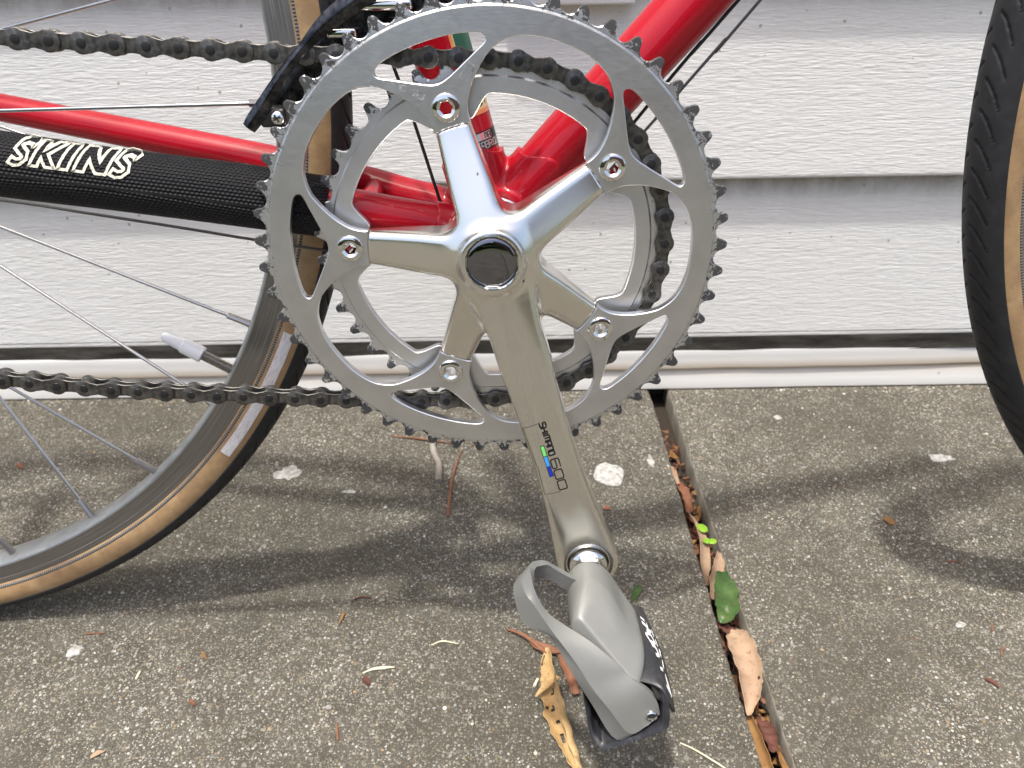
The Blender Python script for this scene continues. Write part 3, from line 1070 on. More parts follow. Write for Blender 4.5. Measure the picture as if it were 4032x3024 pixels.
# ---- chainring bolts
def lathe_y(prof, seg=40):
    """prof (radius, y) revolved about the y axis"""
    V = []; k = len(prof)
    for i in range(seg):
        a = 2 * math.pi * i / seg
        V += [(r * math.cos(a), y, r * math.sin(a)) for r, y in prof]
    F = []
    for i in range(seg):
        j = (i + 1) % seg
        F += [(i * k + q, i * k + q + 1, j * k + q + 1, j * k + q) for q in range(k - 1)]
    return V, F
def bolt_mesh():
    seg = 48
    rot = math.radians(12)
    def hexr(a, ap):
        b = (a - rot) % (math.pi / 3) - math.pi / 6
        return ap / math.cos(b)
    ringsP = [(6.05, 'c', .9), (6.05, 'c', -.45), (5.7, 'c', -.9), (5.0, 'c', -1.15), (3.9, 'c', -1.25), (3.55, 'c', -1.05), (2.55, 'h', -.35), (2.5, 'h', .2), (2.5, 'h', 5.4), (2.9, 'c', 5.6), (2.9, 'c', 11.5)]
    V = []
    for r, t, y in ringsP:
        for i in range(seg):
            a = 2 * math.pi * i / seg
            rr = r if t == 'c' else hexr(a, r)
            V.append((rr * math.cos(a), y, rr * math.sin(a)))
    F = []
    for k in range(len(ringsP) - 1):
        for i in range(seg):
            j = (i + 1) % seg
            F.append((k * seg + i, k * seg + j, (k + 1) * seg + j, (k + 1) * seg + i))
    # sleeve and rear nut
    n = len(V)
    for r, y in ((5.0, .9), (5.0, 10.0), (6.2, 10.0), (6.2, 11.2), (2.9, 11.5)):
        for i in range(seg):
            a = 2 * math.pi * i / seg
            V.append((r * math.cos(a), y, r * math.sin(a)))
    for k in range(4):
        for i in range(seg):
            j = (i + 1) % seg
            F.append((n + k * seg + j, n + k * seg + i, n + (k + 1) * seg + i, n + (k + 1) * seg + j))
    return mesh('chainring_bolt', V, F, 'chrome', sharp=30)
bme = bolt_mesh()
for k in range(5):
    x, z = pol(65.0, BOLT + 72 * k)
    o = link('chainring_bolt', bme, BIKE)
    o.location = (Vector(OFF) + Vector((x, -2.2, z))) * S

# ---- spider and arm, one forging
DX, DZ = math.cos(math.radians(-74.2)), math.sin(math.radians(-74.2))
S_ = [-20, 0, 20, 36, 56, 80, 110, 134, 153, 170, 200]
HW = [15, 15, 14.2, 12.6, 12.5, 11.5, 11.3, 12.6, 14.6, 16.2, 16.2]
def crank_sdf(x, y, z):
    r = np.hypot(x, z)
    yf = -2.4 - 16.6 * np.clip((57.5 - r) / 46.0, 0, 1) ** 1.12
    star = r - 19.5
    for k in range(5):
        a = math.radians(BOLT + 72 * k)
        rr = x * math.cos(a) + z * math.sin(a); tt = -x * math.sin(a) + z * math.cos(a)
        w = np.interp(rr, [0, 20, 33, 45, 57, 70], [10.2, 10.0, 9.5, 8.7, 7.9, 7.6])
        d = np.maximum(np.abs(tt) - w, -rr)
        star = smin(star, d, 7.0)
    body = smax(star, (yf - y) * .93, 4.2)
    body = np.maximum(body, r - 56.75)
    body = smax(body, y - 5.2, 1.2)
    s = x * DX + z * DZ; t = x * -DZ + z * DX
    t = -(x * DZ - z * DX)
    hw = np.interp(s, S_, HW)
    af = np.interp(s, [-20, 0, 20, 45, 170, 200], [-17, -18.5, -20.5, -22.2, -28.6, -29.6])
    wf = np.interp(s, [20, 60, 110, 150, 200], [3.0, 4.2, 6.0, 9.0, 9.0])
    dp = np.interp(s, [14, 40, 80, 130, 152, 200], [0, 1.0, 1.25, 1.7, 1.9, 1.9])
    af = af + dp * np.exp(-((t - .8) / wf) ** 2) + .012 * t * t * np.interp(s, [30, 60, 140, 165], [1.2, 1.1, .9, .4])
    sp = np.hypot(s - 170, t)
    af = af + 1.5 * (1 - sstep(9.5, 12.6, sp))
    ab = np.interp(s, [-20, 20, 60, 170, 200], [2, 1, -6.5, -15.5, -16])
    d2 = np.maximum(np.abs(t) - hw, -8 - s)
    endc = np.hypot(np.maximum(s - 170, 0), t) - hw
    d2 = np.where(s > 170, endc, d2)
    arm = smax(d2, (af - y), 3.4)
    arm = smax(arm, y - ab, 2.0)
    f = smin(body, arm, 5.0)
    # hub boss round the cap, cap seat
    boss = np.maximum(np.maximum(r - 13.0, -20.1 - y), y - 4)
    f = smin(f, boss, 6.5)
    f = smax(f, -(np.maximum(r - 11.5, y + 19.0)), .6)
    return f
V, F = sdf_mesh(crank_sdf, (-62, -34, -192), (66, 8, 62), .8)
crank_me = mesh('crank_arm', V, F, 'crank_alloy', sharp=50)
crank = part('crank_arm', crank_me, label='polished crank arm with five-arm spider')
V, F = lathe_y([(0.02, -21.35), (3, -21.33), (6, -21.24), (9, -21.02), (10.5, -20.75), (11.15, -20.2), (11.3, -17.5)], 64)
part('crank_cap', mesh('crank_cap', V, F, 'cap_chrome', sharp=40), crank)
V, F = box((-3.2, -21.1, -12.1), (3.2, -19.0, -10.6), .5)
part('cap_tab', mesh('cap_tab', V, F, 'chrome'), crank)
# printed model lettering, stripe blocks and its clear film on the arm
def arm_pt(s, t):
    return (s * DX - t * DZ, s * DZ + t * DX)
def conform_strokes(polys, w, lift, th, sub=.8):
    mb = MB()
    for pl in polys:
        V2, F2 = ribbon2(pl, w, sub=sub)
        A = conform(crank_me, V2, lift)
        mb.add(A, F2)
    return mb
def flip_to_front(mb):
    V = np.vstack(mb.v)
    F = []
    for f in mb.f:
        a, b, c = V[f[0]], V[f[1]], V[f[2]]
        F.append(f if np.cross(b - a, c - a)[1] < 0 else f[::-1])
    mb.f = F
    return mb
def film(mb, name, mat, th, parent):
    mb = flip_to_front(mb)
    V = np.vstack(mb.v)
    V2, F2 = thicken(V, mb.f, -th)
    n = len(V)
    return part(name, mesh(name, V2, [f[::-1] for f in F2], mat, sharp=30), parent)
tx, wd = text2('SHIMANO', 2.2, .62, 3.1, {'I': .8, 'M': 2.9})
polys = [[arm_pt(82.8 + px, -2.0 + pz * .95) for px, pz in pl] for pl in tx]
film(conform_strokes(polys, .78, .05, .1), 'lettering', 'black_print', .08, crank)
tx, _ = text2('600', 5.3, 1.1, 4.1)
polys = [[arm_pt(103.6 + px, -2.3 + pz) for px, pz in pl] for pl in tx]
film(conform_strokes(polys, .62, .05, .1), 'lettering', 'black_print', .08, crank)
def patch(s0, s1, t0, t1, lift, nx=8, ny=4):
    pts = [arm_pt(s0 + (s1 - s0) * i / nx, t0 + (t1 - t0) * j / ny) for i in range(nx + 1) for j in range(ny + 1)]
    A = conform(crank_me, pts, lift)
    F = [(i * (ny + 1) + j, (i + 1) * (ny + 1) + j, (i + 1) * (ny + 1) + j + 1, i * (ny + 1) + j + 1) for i in range(nx) for j in range(ny)]
    return MB().add(A, F)
film(patch(94.6, 112.8, -5.1, -2.9, .04), 'stripe_border', 'black_print', .05, crank)
for i, mt in enumerate(('green_print', 'sky_print', 'blue_print')):
    film(patch(95.0 + i * 6.0, 100.5 + i * 6.0, -4.75, -3.25, .12), 'stripe', mt, .06, crank)
MATS['clear_film'] = simple('clear_film_', (.84, .80, .70), .3, 1.0).m
fl = [arm_pt(83.2, -10.0), arm_pt(121.5, -10.4), arm_pt(122.5, -1.2)]
film(conform_strokes([[arm_pt(82.3, -1.2), arm_pt(83.0, -10.2), arm_pt(105.0, -9.6), arm_pt(106, -9.2), arm_pt(121.8, -10.2), arm_pt(122.5, -2.0)]], .22, .03, .1), 'film_edge', 'dark_steel', .05, crank)

# ---- pedal
axle = np.array([46.3, 0, -163.6])
V, F = lathe_y([(0.01, -33.6), (7.0, -33.6), (7.6, -33.2), (8.1, -30.6), (9.4, -29.6), (9.9, -28.9), (10.0, -27.2), (6, -26.5), (6, -15)], 6 * 8)
V = np.array(V)
hexm = (V[:, 1] < -30) & (np.hypot(V[:, 0], V[:, 2]) > 6)
ang = np.arctan2(V[:, 2], V[:, 0])
fac = np.where(hexm, 1.0 / np.cos((ang % (math.pi / 3)) - math.pi / 6) * .97, 1.0)
V[:, 0] *= fac; V[:, 2] *= fac
V += axle
pedal_spindle = part('pedal_spindle', mesh('pedal_spindle', V, F, 'chrome', sharp=25))
k_ = math.hypot(1, .8)
PF = np.array([1 / k_, 0, -.8 / k_]); PN = np.array([.8 / k_, 0, 1 / k_])
def pedal_sdf(x, y, z):
    u = (x - 46.3) * PF[0] + (z + 163.6) * PF[2]
    n = (x - 46.3) * PN[0] + (z + 163.6) * PN[2]
    w = -y                                   # outward
    # spindle barrel that grows into a flat-topped body to the rear
    b1 = np.hypot(u + 1, n + .5) - np.interp(w, [34, 42, 60, 98], [10.2, 11.2, 11.5, 11])
    hb = np.interp(w, [34, 44, 56, 98], [8.0, 9.2, 9.6, 9.2])
    cu = np.interp(w, [34, 44, 54, 98], [1, 5, 8.5, 9]); lu = np.interp(w, [34, 44, 54, 98], [1.5, 6, 10, 10.5])
    q = np.abs(u - cu) - lu
    b2 = np.hypot(np.maximum(q, 0), np.maximum(np.abs(n + 1.5) - (hb - 5), 0)) - 5
    body = smin(b1, b2, 6)
    body = smax(body, 36.3 - w, 2.6)
    dl = 79.0 + .74 * u - w
    body = smax(body, (n - (-1.5 + .62 * np.minimum(dl, 22))) * .85, 5.0)
    body = smax(body, -dl / 1.25, .8)
    return body
V, F = sdf_mesh(pedal_sdf, (26, -101, -196), (80, -33, -143), .8)
pedal = part('pedal', mesh('pedal', V, F, 'pedal_grey', sharp=45), label='grey clipless pedal with an open toe hoop')
top = [(46.3, -41, -161.8), (36.8, -46, -154.4), (27.6, -47, -147.1), (22.7, -48, -143.1), (18.4, -51, -140.4), (15.2, -55, -138.4), (14.6, -59, -138.5), (15.6, -63, -143.5), (18.1, -66, -150.4), (22.9, -69, -157.3), (30.0, -73, -160.7), (42.6, -80, -165.6), (54.6, -88.5, -171.9), (58.0, -91.4, -174.6), (64.8, -97, -176.9), (70.4, -99.6, -182.7), (72.1, -100.6, -189.6)]
bot = [(41.8, -42, -172.9), (33.5, -46, -161.5), (24.2, -47, -153.2), (17.9, -48, -150.9), (11.6, -51, -147.7), (7.4, -55, -149.8), (6.5, -58, -151.1), (6.8, -61, -154.5), (9.0, -65, -161.5), (11.6, -68, -164.9), (16.8, -72, -164.8), (22.6, -75, -165.6), (27.0, -79, -170.5), (34.2, -86, -181.0), (41.9, -91, -192.8), (52.5, -99.8, -206.5), (62.6, -101, -200.3)]
crs = [(44.2, -41.6, -167), (35.2, -46, -158), (26, -47, -150), (20, -48.5, -147), (14.6, -51.5, -144), (11.0, -55.5, -144), (10.4, -59, -145), (12.0, -63.4, -149.5), (15.6, -67.2, -152.8), (19.0, -70.2, -157.0), (24.4, -75.0, -163.0), (29.6, -79.4, -168.4), (36.2, -84.4, -176.2), (42.0, -89.6, -184.0), (49.5, -95.5, -191.5), (58.6, -101.0, -201.3), (67.0, -101.0, -196.0)]
crs = [tuple(np.array(p) + np.array([-.09, -.68, .73]) * (0 if i < 6 else min((i - 5) * .9, 3.2) if i < 15 else 2.0)) for i, p in enumerate(crs)]
top, crs, bot = (spline(p, 70) for p in (top, crs, bot))
rail = []
for t in np.linspace(0, 1, 5):
    rail.append(top * (1 - t) + crs * t)
for t in np.linspace(.2, 1, 5):
    rail.append(crs * (1 - t) + bot * t)
rail = np.array(rail)
V, F = loft(rail)
tn = np.zeros_like(V)
for f in F:
    a, b, c = V[f[0]], V[f[1]], V[f[2]]
    nn = np.cross(b - a, c - a)
    for i in f:
        tn[i] += nn
tn /= np.linalg.norm(tn, axis=1)[:, None]
ctr = np.array([34.0, -62.0, -160.0])
if np.mean(((V - ctr) * tn).sum(1)) < 0:
    F = [f[::-1] for f in F]
V2, F2 = thicken(V, F, 3.2)
bm = bmesh.new()
vs = [bm.verts.new(p) for p in V2]
for f in F2:
    try:
        bm.faces.new([vs[i] for i in f])
    except ValueError:
        pass
bm.verts.index_update()
sharp_e = [e for e in bm.edges if len(e.link_faces) == 2 and e.calc_face_angle(0) > 1.0]
bmesh.ops.bevel(bm, geom=sharp_e, offset=.8, segments=2, affect='EDGES', profile=.5)
bm.verts.index_update()
V2 = [tuple(v.co) for v in bm.verts]; F2 = [tuple(v.index for v in f.verts) for f in bm.faces]
bm.free()
part('toe_hoop', mesh('toe_hoop', V2, F2, 'pedal_grey', sharp=16), pedal)
# rear housing: black moulding under the hoop's end, hollow towards the front
rim3 = np.array([(38.3, -84.5, -190.8), (39.7, -89.7, -200.4), (41.2, -94.6, -209.2), (44.0, -97.9, -212.7), (47.4, -100.2, -213.5), (57.5, -102.6, -206.1), (73.2, -106.1, -194.1), (75.6, -105.8, -190.9), (75.8, -103.6, -185.3), (73.8, -97.8, -176.6), (64, -92.0, -177.0), (50, -86.0, -181.5), (41, -83.5, -186.0)])
rim3 = cspline(rim3, 64)
c0 = rim3.mean(0)
secs = []
def sect(sc, dy, sh=(0, 0)):
    p = c0 + (rim3 - c0) * np.array([sc, 1, sc]) + np.array([sh[0], dy, sh[1]])
    return np.vstack([p, p[:1]])
for sc, dy, sh in ((.74, 44, (-1, 4.5)), (.84, 40, (0, 3.5)), (.91, 26, (.8, 2.0)), (.965, 12, (.4, .8)), (.995, 4, (0, .2)), (1.0, 1.5, (0, 0)), (.985, .2, (0, 0)), (.955, -.3, (0, 0)), (.90, .4, (0, 0)), (.86, 2, (0, 0)), (.80, 15, (0, 0))):
    secs.append(sect(sc, dy, sh))
secs.append(sect(.02, 16))
V, F = loft(secs)
F = [tuple(f) for f in F] + [tuple(range(63, -1, -1))]
bm = bmesh.new()
vs = [bm.verts.new(p) for p in V]
for f in F:
    bm.faces.new([vs[i] for i in f])
bmesh.ops.remove_doubles(bm, verts=bm.verts[:], dist=1e-4)
bmesh.ops.recalc_face_normals(bm, faces=bm.faces[:])
bm.verts.index_update()
V = [tuple(v.co) for v in bm.verts]; F = [tuple(v.index for v in f.verts) for f in bm.faces]
bm.free()
hs = part('pedal_housing', mesh('pedal_housing', V, F, 'black_plastic', sharp=40), pedal)
V, F = lathe_y([(0.02, 0), (2.1, 0), (2.3, -.2), (2.6, -.8)], 24)
prim = np.array([68.2, -101.0, -190.4])
V, F = lathe_y([(2.0, .9), (2.0, -.5), (2.5, -.8), (2.9, -.4), (2.9, .9), (2.0, .9)], 28)
part('pivot_pin', mesh('pivot_pin', [tuple(np.array(v) + prim) for v in V], F, 'chrome', sharp=35), pedal)
V, F = lathe_y([(0.02, -.35), (1.6, -.3), (2.05, 0), (2.05, 1)], 20)
part('bore_shade', mesh('bore_shade', [tuple(np.array(v) + prim) for v in V], F, 'grime_and_shade', sharp=35), pedal)  # dark disc instead of a hole; its colour stands for the shade inside
# top cover of the housing with its white print
cov = []
for y, a, b in ((-48, (63.5, -175.2), (70.5, -176.2)), (-58, (65.0, -175.9), (73.0, -178.2)), (-74, (65.8, -177.8), (76.2, -181.0)), (-90, (66.4, -179.2), (77.6, -186.5)), (-99.5, (70.0, -181.5), (78.0, -191.5))):
    a = np.array([a[0], y, a[1]]); b = np.array([b[0], y, b[1]])
    sh = np.array([.62, 0, .78]) * 2.3
    a = a + sh; b = b + sh
    mid = (a + b) / 2 + np.array([.8, 0, .9])
    cov.append(spline([a, mid, b], 9))
V, F = loft(cov)
V2, F2 = thicken(V, F if np.cross(V[F[0][1]] - V[F[0][0]], V[F[0][2]] - V[F[0][0]])[2] > 0 else [f[::-1] for f in F], 1.6)
cov_me = mesh('pedal_cover', V2, F2, 'pedal_cover', sharp=40)
cover = part('pedal_cover', cov_me, pedal)
cv = np.array(cov)
def on_cover(a, b):                           # a along the pedal axis 0..1, b across 0..1
    i = a * (len(cv) - 1); i0 = min(int(i), len(cv) - 2); t = i - i0
    row = cv[i0] * (1 - t) + cv[i0 + 1] * t
    j = b * (row.shape[0] - 1); j0 = min(int(j), row.shape[0] - 2); t = j - j0
    return row[j0] * (1 - t) + row[j0 + 1] * t
def cover_print(polys, w, name):
    mb = MB()
    nrm = np.array([.62, 0, .78])
    for pl in polys:
        V2, F2 = ribbon2(pl, w, sub=.03)
        A = np.array([on_cover(min(max(a, 0), 1), min(max(b, 0), 1)) for a, b in V2]) + nrm * .25
        F3 = [f if np.cross(A[f[1]] - A[f[0]], A[f[2]] - A[f[0]])[2] > 0 else f[::-1] for f in F2]
        V3, F3 = thicken(A, F3, .2)
        mb.add(V3, F3)
    part(name, mb.build(name, 'white_print', sharp=30), cover)
polys = []
x = .26
for ch in 'LOOK'[::-1]:
    for pl in GL[ch]:
        polys.append([(x + (1 - px) * .075, .34 + .26 * py + .12 * (1 - px)) for px, py in pl])
    x += .105
cover_print(polys, .028, 'lettering')
polys = [[(.32 + i * .085, .84), (.37 + i * .085, .80)] for i in range(4)] + [[(.74, .56), (.80, .50)], [(.68, .80), (.86, .90)], [(.86, .90), (.78, .70)], [(.70, .80), (.84, .82)], [(.19, .36), (.24, .52)]]
cover_print(polys, .030, 'emblem')
# ---- chain
chain = part('chain', None, label='greasy dark chain running on the inner ring')
PITCH = 12.7
ang0 = 89.6
pins = []                                     # index 15 sits at angle ang0
ringpins = [pol(80.93, ang0 - 9.0 * i) for i in range(21)]
yc = lambda x: 8.0 + min(x, 0) * 20 / 403
def run(start, pts, count):
    """pins every 12.7 mm along a polyline from start"""
    P = [np.array(start)] + [np.array(p) for p in pts]
    out = []; cur = np.array(start); i = 1
    fine = spline(P, 900)
    j = 0
    for _ in range(count):
        while j < len(fine) and np.hypot(*(fine[j] - cur)) < PITCH:
            j += 1
        if j >= len(fine):
            break
        d = fine[j] - cur
        cur = cur + d / np.hypot(*d) * PITCH
        out.append(tuple(cur))
    return out
up = run(ringpins[0], [(-13.4, 81.6), (-26.2, 82.0), (-38.5, 82.5), (-63, 83.6), (-89.4, 85.0), (-115.6, 86.8), (-140.7, 88.6), (-165, 90.3), (-190, 92.3), (-225, 95.6), (-270, 100.3), (-335, 107.5)], 25)
lo = run(ringpins[-1], [(-14.2, -81.7), (-25.5, -81.3), (-39.2, -80.8), (-64.5, -79.2), (-90.5, -76.8), (-103.4, -75.7), (-129, -73.3), (-154, -70.9), (-179, -68.0), (-204.5, -64.7), (-229.5, -60.9), (-270, -54), (-335, -42.5)], 25)
pins = up[::-1] + ringpins + lo
first_idx = 15 - len(up)
def link_plate(y0, y1, R=4.45, waist=2.75):
    L = []
    for a in np.linspace(-125, 125, 15):
        L.append((6.35 + R * math.cos(math.radians(a)), R * math.sin(math.radians(a))))
    L.append((0.0, waist))
    for a in np.linspace(55, 305, 15):
        L.append((-6.35 + R * math.cos(math.radians(a)), R * math.sin(math.radians(a))))
    L.append((0.0, -waist))
    n = len(L)
    c = np.array(L)
    V = [(x, y0 + .22, z) for x, z in c] + [(x * .965, y0, z * .93) for x, z in c] + [(x, y1, z) for x, z in c]
    F = [tuple(range(n, 2 * n)), tuple(range(3 * n - 1, 2 * n - 1, -1))]
    for i in range(n):
        j = (i + 1) % n
        F += [(i, j, n + j, n + i), (2 * n + i, 2 * n + j, j, i)]
    return V, F
def lathe_at(prof, x, seg=18):
    V, F = lathe_y(prof, seg)
    return [(a + x, b, c) for a, b, c in V], F
mo = MB()
mo.add(*link_plate(-3.35, -2.35)); mo.add(*link_plate(2.35, 3.35))
for sx in (-6.35, 6.35):
    V_, F_ = lathe_at([(0.01, -3.66), (1.5, -3.66), (1.95, -3.5), (2.15, -3.2)], sx)
    mo.add(V_, F_, 1)
    mo.add(*lathe_at([(1.85, 3.2), (1.75, 3.5), (0.01, 3.55)], sx))
outer_me = mo.build('outer_link', ['chain_steel', 'rivet_steel'], sharp=35)
mi = MB()
mi.add(*link_plate(-2.2, -1.25, 4.1, 2.9)); mi.add(*link_plate(1.25, 2.2, 4.1, 2.9))
for sx in (-6.35, 6.35):
    mi.add(*lathe_at([(3.85, -1.2), (3.85, 1.2)], sx))
inner_me = mi.build('inner_link', 'chain_steel', sharp=35)
for i in range(len(pins) - 1):
    a, b = np.array(pins[i]), np.array(pins[i + 1])
    is_outer = (i + first_idx) % 2 == 0
    ya, yb = yc(a[0]), yc(b[0])
    mid = Vector(((a[0] + b[0]) / 2, (ya + yb) / 2, (a[1] + b[1]) / 2)) * S
    dx = Vector((b[0] - a[0], yb - ya, b[1] - a[1])).normalized()
    wob = random.uniform(-.02, .02)
    zz = dx.cross(Vector((wob, 1, 0))).normalized()
    yy = zz.cross(dx)
    if zz.z < -2:
        zz = -zz
    M4 = Matrix((dx, yy, zz)).transposed().to_4x4()
    M4.translation = mid
    link('outer_link' if is_outer else 'inner_link', outer_me if is_outer else inner_me, chain, mat4=M4)

# ---- frame
FR = part('frame', None, label='glossy red lugged steel frame')
def seg_frame(a, b):
    a = np.asarray(a, float); b = np.asarray(b, float)
    d = b - a; L = np.linalg.norm(d)
    return a, d / L, L
DT = ((0, 47, 0), (273, 47, 292))
ST = ((-.6, 47, 0), (-92.6, 47, 356))
RSA = np.array([(-10, 29.5, 1.0), (-30, 25.5, 6.2), (-50, 22.0, 11.0), (-64, 20.2, 14.6), (-79, 18.3, 17.2), (-216, 4.0, 42.0), (-340, -9.2, 67.5)])
LSA = np.array([(-8, 64, -1.0), (-30, 69.5, 5.6), (-48, 72.1, 10.0), (-68, 74.3, 15.8), (-115, 79.3, 26.4), (-163, 84.5, 36.2), (-262, 95, 55.2), (-350, 104.5, 72.5)])
def tube_part(name, pts, rad, n=60, seg=40, mat='red_paint', ell=None):
    P = spline(pts, n)
    V, F, A, G = tube(P, rad if np.isscalar(rad) else np.interp(np.linspace(0, 1, n), np.linspace(0, 1, len(rad)), rad), seg, ell=ell)
    return MB().add(V, F, 0, arc=A, prof=G).build(name, mat, sharp=50)
part('down_tube', tube_part('down_tube', DT, 14.3, 4, 64), FR)
part('seat_tube', tube_part('seat_tube', ST, 14.3, 4, 64), FR)
part('chainstay', tube_part('chainstay', RSA, [9.6, 9.8, 9.8, 9.7, 9.5, 8.6, 7.4], 70), FR, label='right chainstay wrapped in the black sleeve')
part('chainstay', tube_part('chainstay', LSA, [9.6, 9.6, 9.4, 9.2, 8.8, 8.2, 7.4, 6.8], 70), FR, label='bare left chainstay')
part('chainstay_bridge', tube_part('chainstay_bridge', [(-62, 22, 14), (-62, 73, 15)], 5.0, 4, 20), FR)
def cyl_local(x, y, z, a, u):
    px, py, pz = x - a[0], y - a[1], z - a[2]
    s = px * u[0] + py * u[1] + pz * u[2]
    return s, np.sqrt(np.maximum(px * px + py * py + pz * pz - s * s, 0)), px, py, pz
def bb_sdf(x, y, z):
    f = np.maximum(np.hypot(x, z) - 20.4, np.abs(y - 47) - 33.5)
    for (p0, p1), L in ((DT, 40.0), (ST, 38.0)):
        a, u, _ = seg_frame(p0, p1)
        s, r, px, py, pz = cyl_local(x, y, z, a, u)
        side = np.array([0, -1.0, 0]); w = np.cross(u, side)
        ph = np.arctan2(px * w[0] + pz * w[2], py * -1.0)
        end = L + 4.2 * np.cos(2 * ph) + 1.6 * np.cos(4 * ph)
        f = smin(f, smax(smax(r - 16.1, s - end, .7), -s - 5, 1), 3.0)
    for a0, a1, rr, L in ((RSA[0], RSA[2], 11.0, 20), (LSA[0], LSA[2], 11.0, 20)):
        a, u, _ = seg_frame(a0, a1)
        s, r, px, py, pz = cyl_local(x, y, z, a, u)
        f = smin(f, smax(smax(r - rr, s - L, .6), -s - 6, 1), 3.0)
    return f
V, F = sdf_mesh(bb_sdf, (-38, 11, -24), (40, 83, 46), 1.0)
part('bottom_bracket_shell', mesh('bottom_bracket_shell', V, F, 'red_paint', sharp=45), FR)
V, F = lathe_y([(21.5, 14.5), (21.5, 11.6), (20.8, 10.9), (14, 10.6), (8.5, 10.4), (8.3, 3)], 48)
part('bearing_cup', mesh('bearing_cup', V, F, 'chrome', sharp=35), FR)
# decals on the seat tube: printed sheets bent round the tube
a_, u_, _ = seg_frame(*ST)
side_ = np.array([0, -1.0, 0]); w_ = np.cross(side_, u_); w_ /= np.linalg.norm(w_)
if w_[0] < 0:
    w_ = -w_
def on_st(s, deg, lift):
    t = math.radians(deg)
    return a_ + u_ * s + (14.3 + lift) * (side_ * math.cos(t) + w_ * math.sin(t))
def decal(name, s0, s1, d0, d1, mat, lift, parent=None):
    g = [[on_st(s, d, lift) for d in np.linspace(d0, d1, 12)] for s in np.linspace(s0, s1, 5)]
    V, F = loft(g)
    ctr = a_ + u_ * (s0 + s1) / 2
    nn = np.cross(V[F[0][1]] - V[F[0][0]], V[F[0][2]] - V[F[0][0]])
    if nn @ (V[F[0][0]] - ctr) < 0:
        F = [f[::-1] for f in F]
    V2, F2 = thicken(V, F, .06)
    return part(name, mesh(name, V2, F2, mat, sharp=40), FR)
def st_text(name, txt, s, d, h, cw, w, mat, lift, gap=.5):
    mb = MB()
    tx, _ = text2(txt, cw, gap, h, {'I': cw * .4})
    for pl in tx:
        V2, F2 = ribbon2(pl, w, sub=.8)
        A = np.array([on_st(s + q, d + math.degrees(p / 14.4), lift) for p, q in V2])
        F3 = [f if np.cross(A[f[1]] - A[f[0]], A[f[2]] - A[f[0]])[1] < 0 else f[::-1] for f in F2]
        V3, F3 = thicken(A, F3, .05)
        mb.add(V3, F3)
    return part(name, mb.build(name, mat, sharp=30), FR)
decal('decal', 55.5, 120, 26, 84, 'gold_print', .06)
decal('decal_border', 54.6, 120.5, 23.5, 30, 'orange_print', .10)
decal('decal_border', 54.2, 56.2, 26, 84, 'orange_print', .10)
decal('decal_panel', 64.5, 120, 32, 86, 'forest_print', .12)
st_text('lettering', 'ISH', 58.0, 36.5, 4.6, 3.0, .75, 'black_print', .15)
decal('decal', 37.8, 46.6, 17, 88, 'black_print', .06)
decal('decal_panel', 42.6, 46.0, 19.5, 31, 'silver_print', .12)
decal('decal_panel', 42.6, 46.0, 31, 38.5, 'pink_print', .12)
decal('decal_panel', 42.6, 46.0, 38.5, 60, 'silver_print', .12)
st_text('lettering', 'MADE', 43.0, 40.5, 2.5, 1.7, .42, 'black_print', .17)
st_text('lettering', 'FABRIQUE', 38.6, 19.5, 3.1, 1.75, .45, 'silver_print', .12, .55)

# ---- black woven sleeve on the right chainstay
SA = np.array([(-77.5, 18.5, 16.6), (-120, 14.0, 24.6), (-170, 8.8, 33.4), (-216, 4.0, 42.0), (-345, -9.7, 67.5)])
P = spline(SA, 150)
rad = np.full(150, 14.2); rad[0] = 11.2; rad[1] = 13.2
rad = rad + .25 * np.sin(np.linspace(0, 9, 150)) * (np.arange(150) > 3)
V, F, A, G = tube(P, rad, 72, caps=True)
sleeve_me = MB().add(V, F, 0, arc=A, prof=G).build('chainstay_sleeve', 'woven_nylon', sharp=60)
sleeve = part('chainstay_sleeve', sleeve_me, label='black woven nylon sleeve with cream stitched letters')
def fat(poly, w):
    V2, _ = ribbon2(poly, w)
    n = len(V2) // 2
    return list(map(tuple, V2[:n])) + list(map(tuple, V2[n:][::-1]))
LET = {}
LET['S'] = [fat([(.95, .80), (.80, .93), (.45, .97), (.16, .86), (.12, .68), (.40, .55), (.66, .44), (.74, .26), (.58, .10), (.30, .06), (.0, .16)], .26)]
LET['K'] = [[(0, 0), (0, 1), (.32, 1), (.32, .66), (.62, 1), (1.0, 1), (.55, .52), (1.02, 0), (.64, 0), (.32, .36), (.32, 0)]]
LET['I'] = [[(0, 0), (0, 1), (.40, 1), (.40, 0)]]
LET['N'] = [[(0, 0), (0, 1), (.34, 1), (.68, .48), (.68, 1), (1, 1), (1, 0), (.68, 0), (.32, .52), (.32, 0)]]
bvs = BVHTree.FromPolygons([v.co.copy() for v in sleeve_me.vertices], [tuple(p.vertices) for p in sleeve_me.polygons])
mb = MB()
x = 0.0
o0 = np.array([-204.6, 44.4]); ex = np.array([.985, -.172]); ez = np.array([.172, .985])
for ch, wd, x in (('S', 6.8, 0), ('K', 9.6, 8.0), ('I', 9.6, 19.0), ('N', 12.8, 25.2), ('S', 7.6, 39.8)):
    for loop in LET[ch]:
        pl = [tuple(o0 + ex * (x + px * wd + .30 * py * 9.5) + ez * (py * 9.4)) for px, py in loop]
        pl.append(pl[0])
        V2, F2 = ribbon2(pl, 1.15, sub=.7)
        V2 = V2 + rng.uniform(-.08, .08, V2.shape)
        A3 = conform(sleeve_me, V2, .35)
        F3 = [f if np.cross(A3[f[1]] - A3[f[0]], A3[f[2]] - A3[f[0]])[1] < 0 else f[::-1] for f in F2]
        V3, F3 = thicken(A3, F3, .5)
        mb.add(V3, F3)
part('stitched_lettering', mb.build('stitched_lettering', 'cream_thread', sharp=60), sleeve)

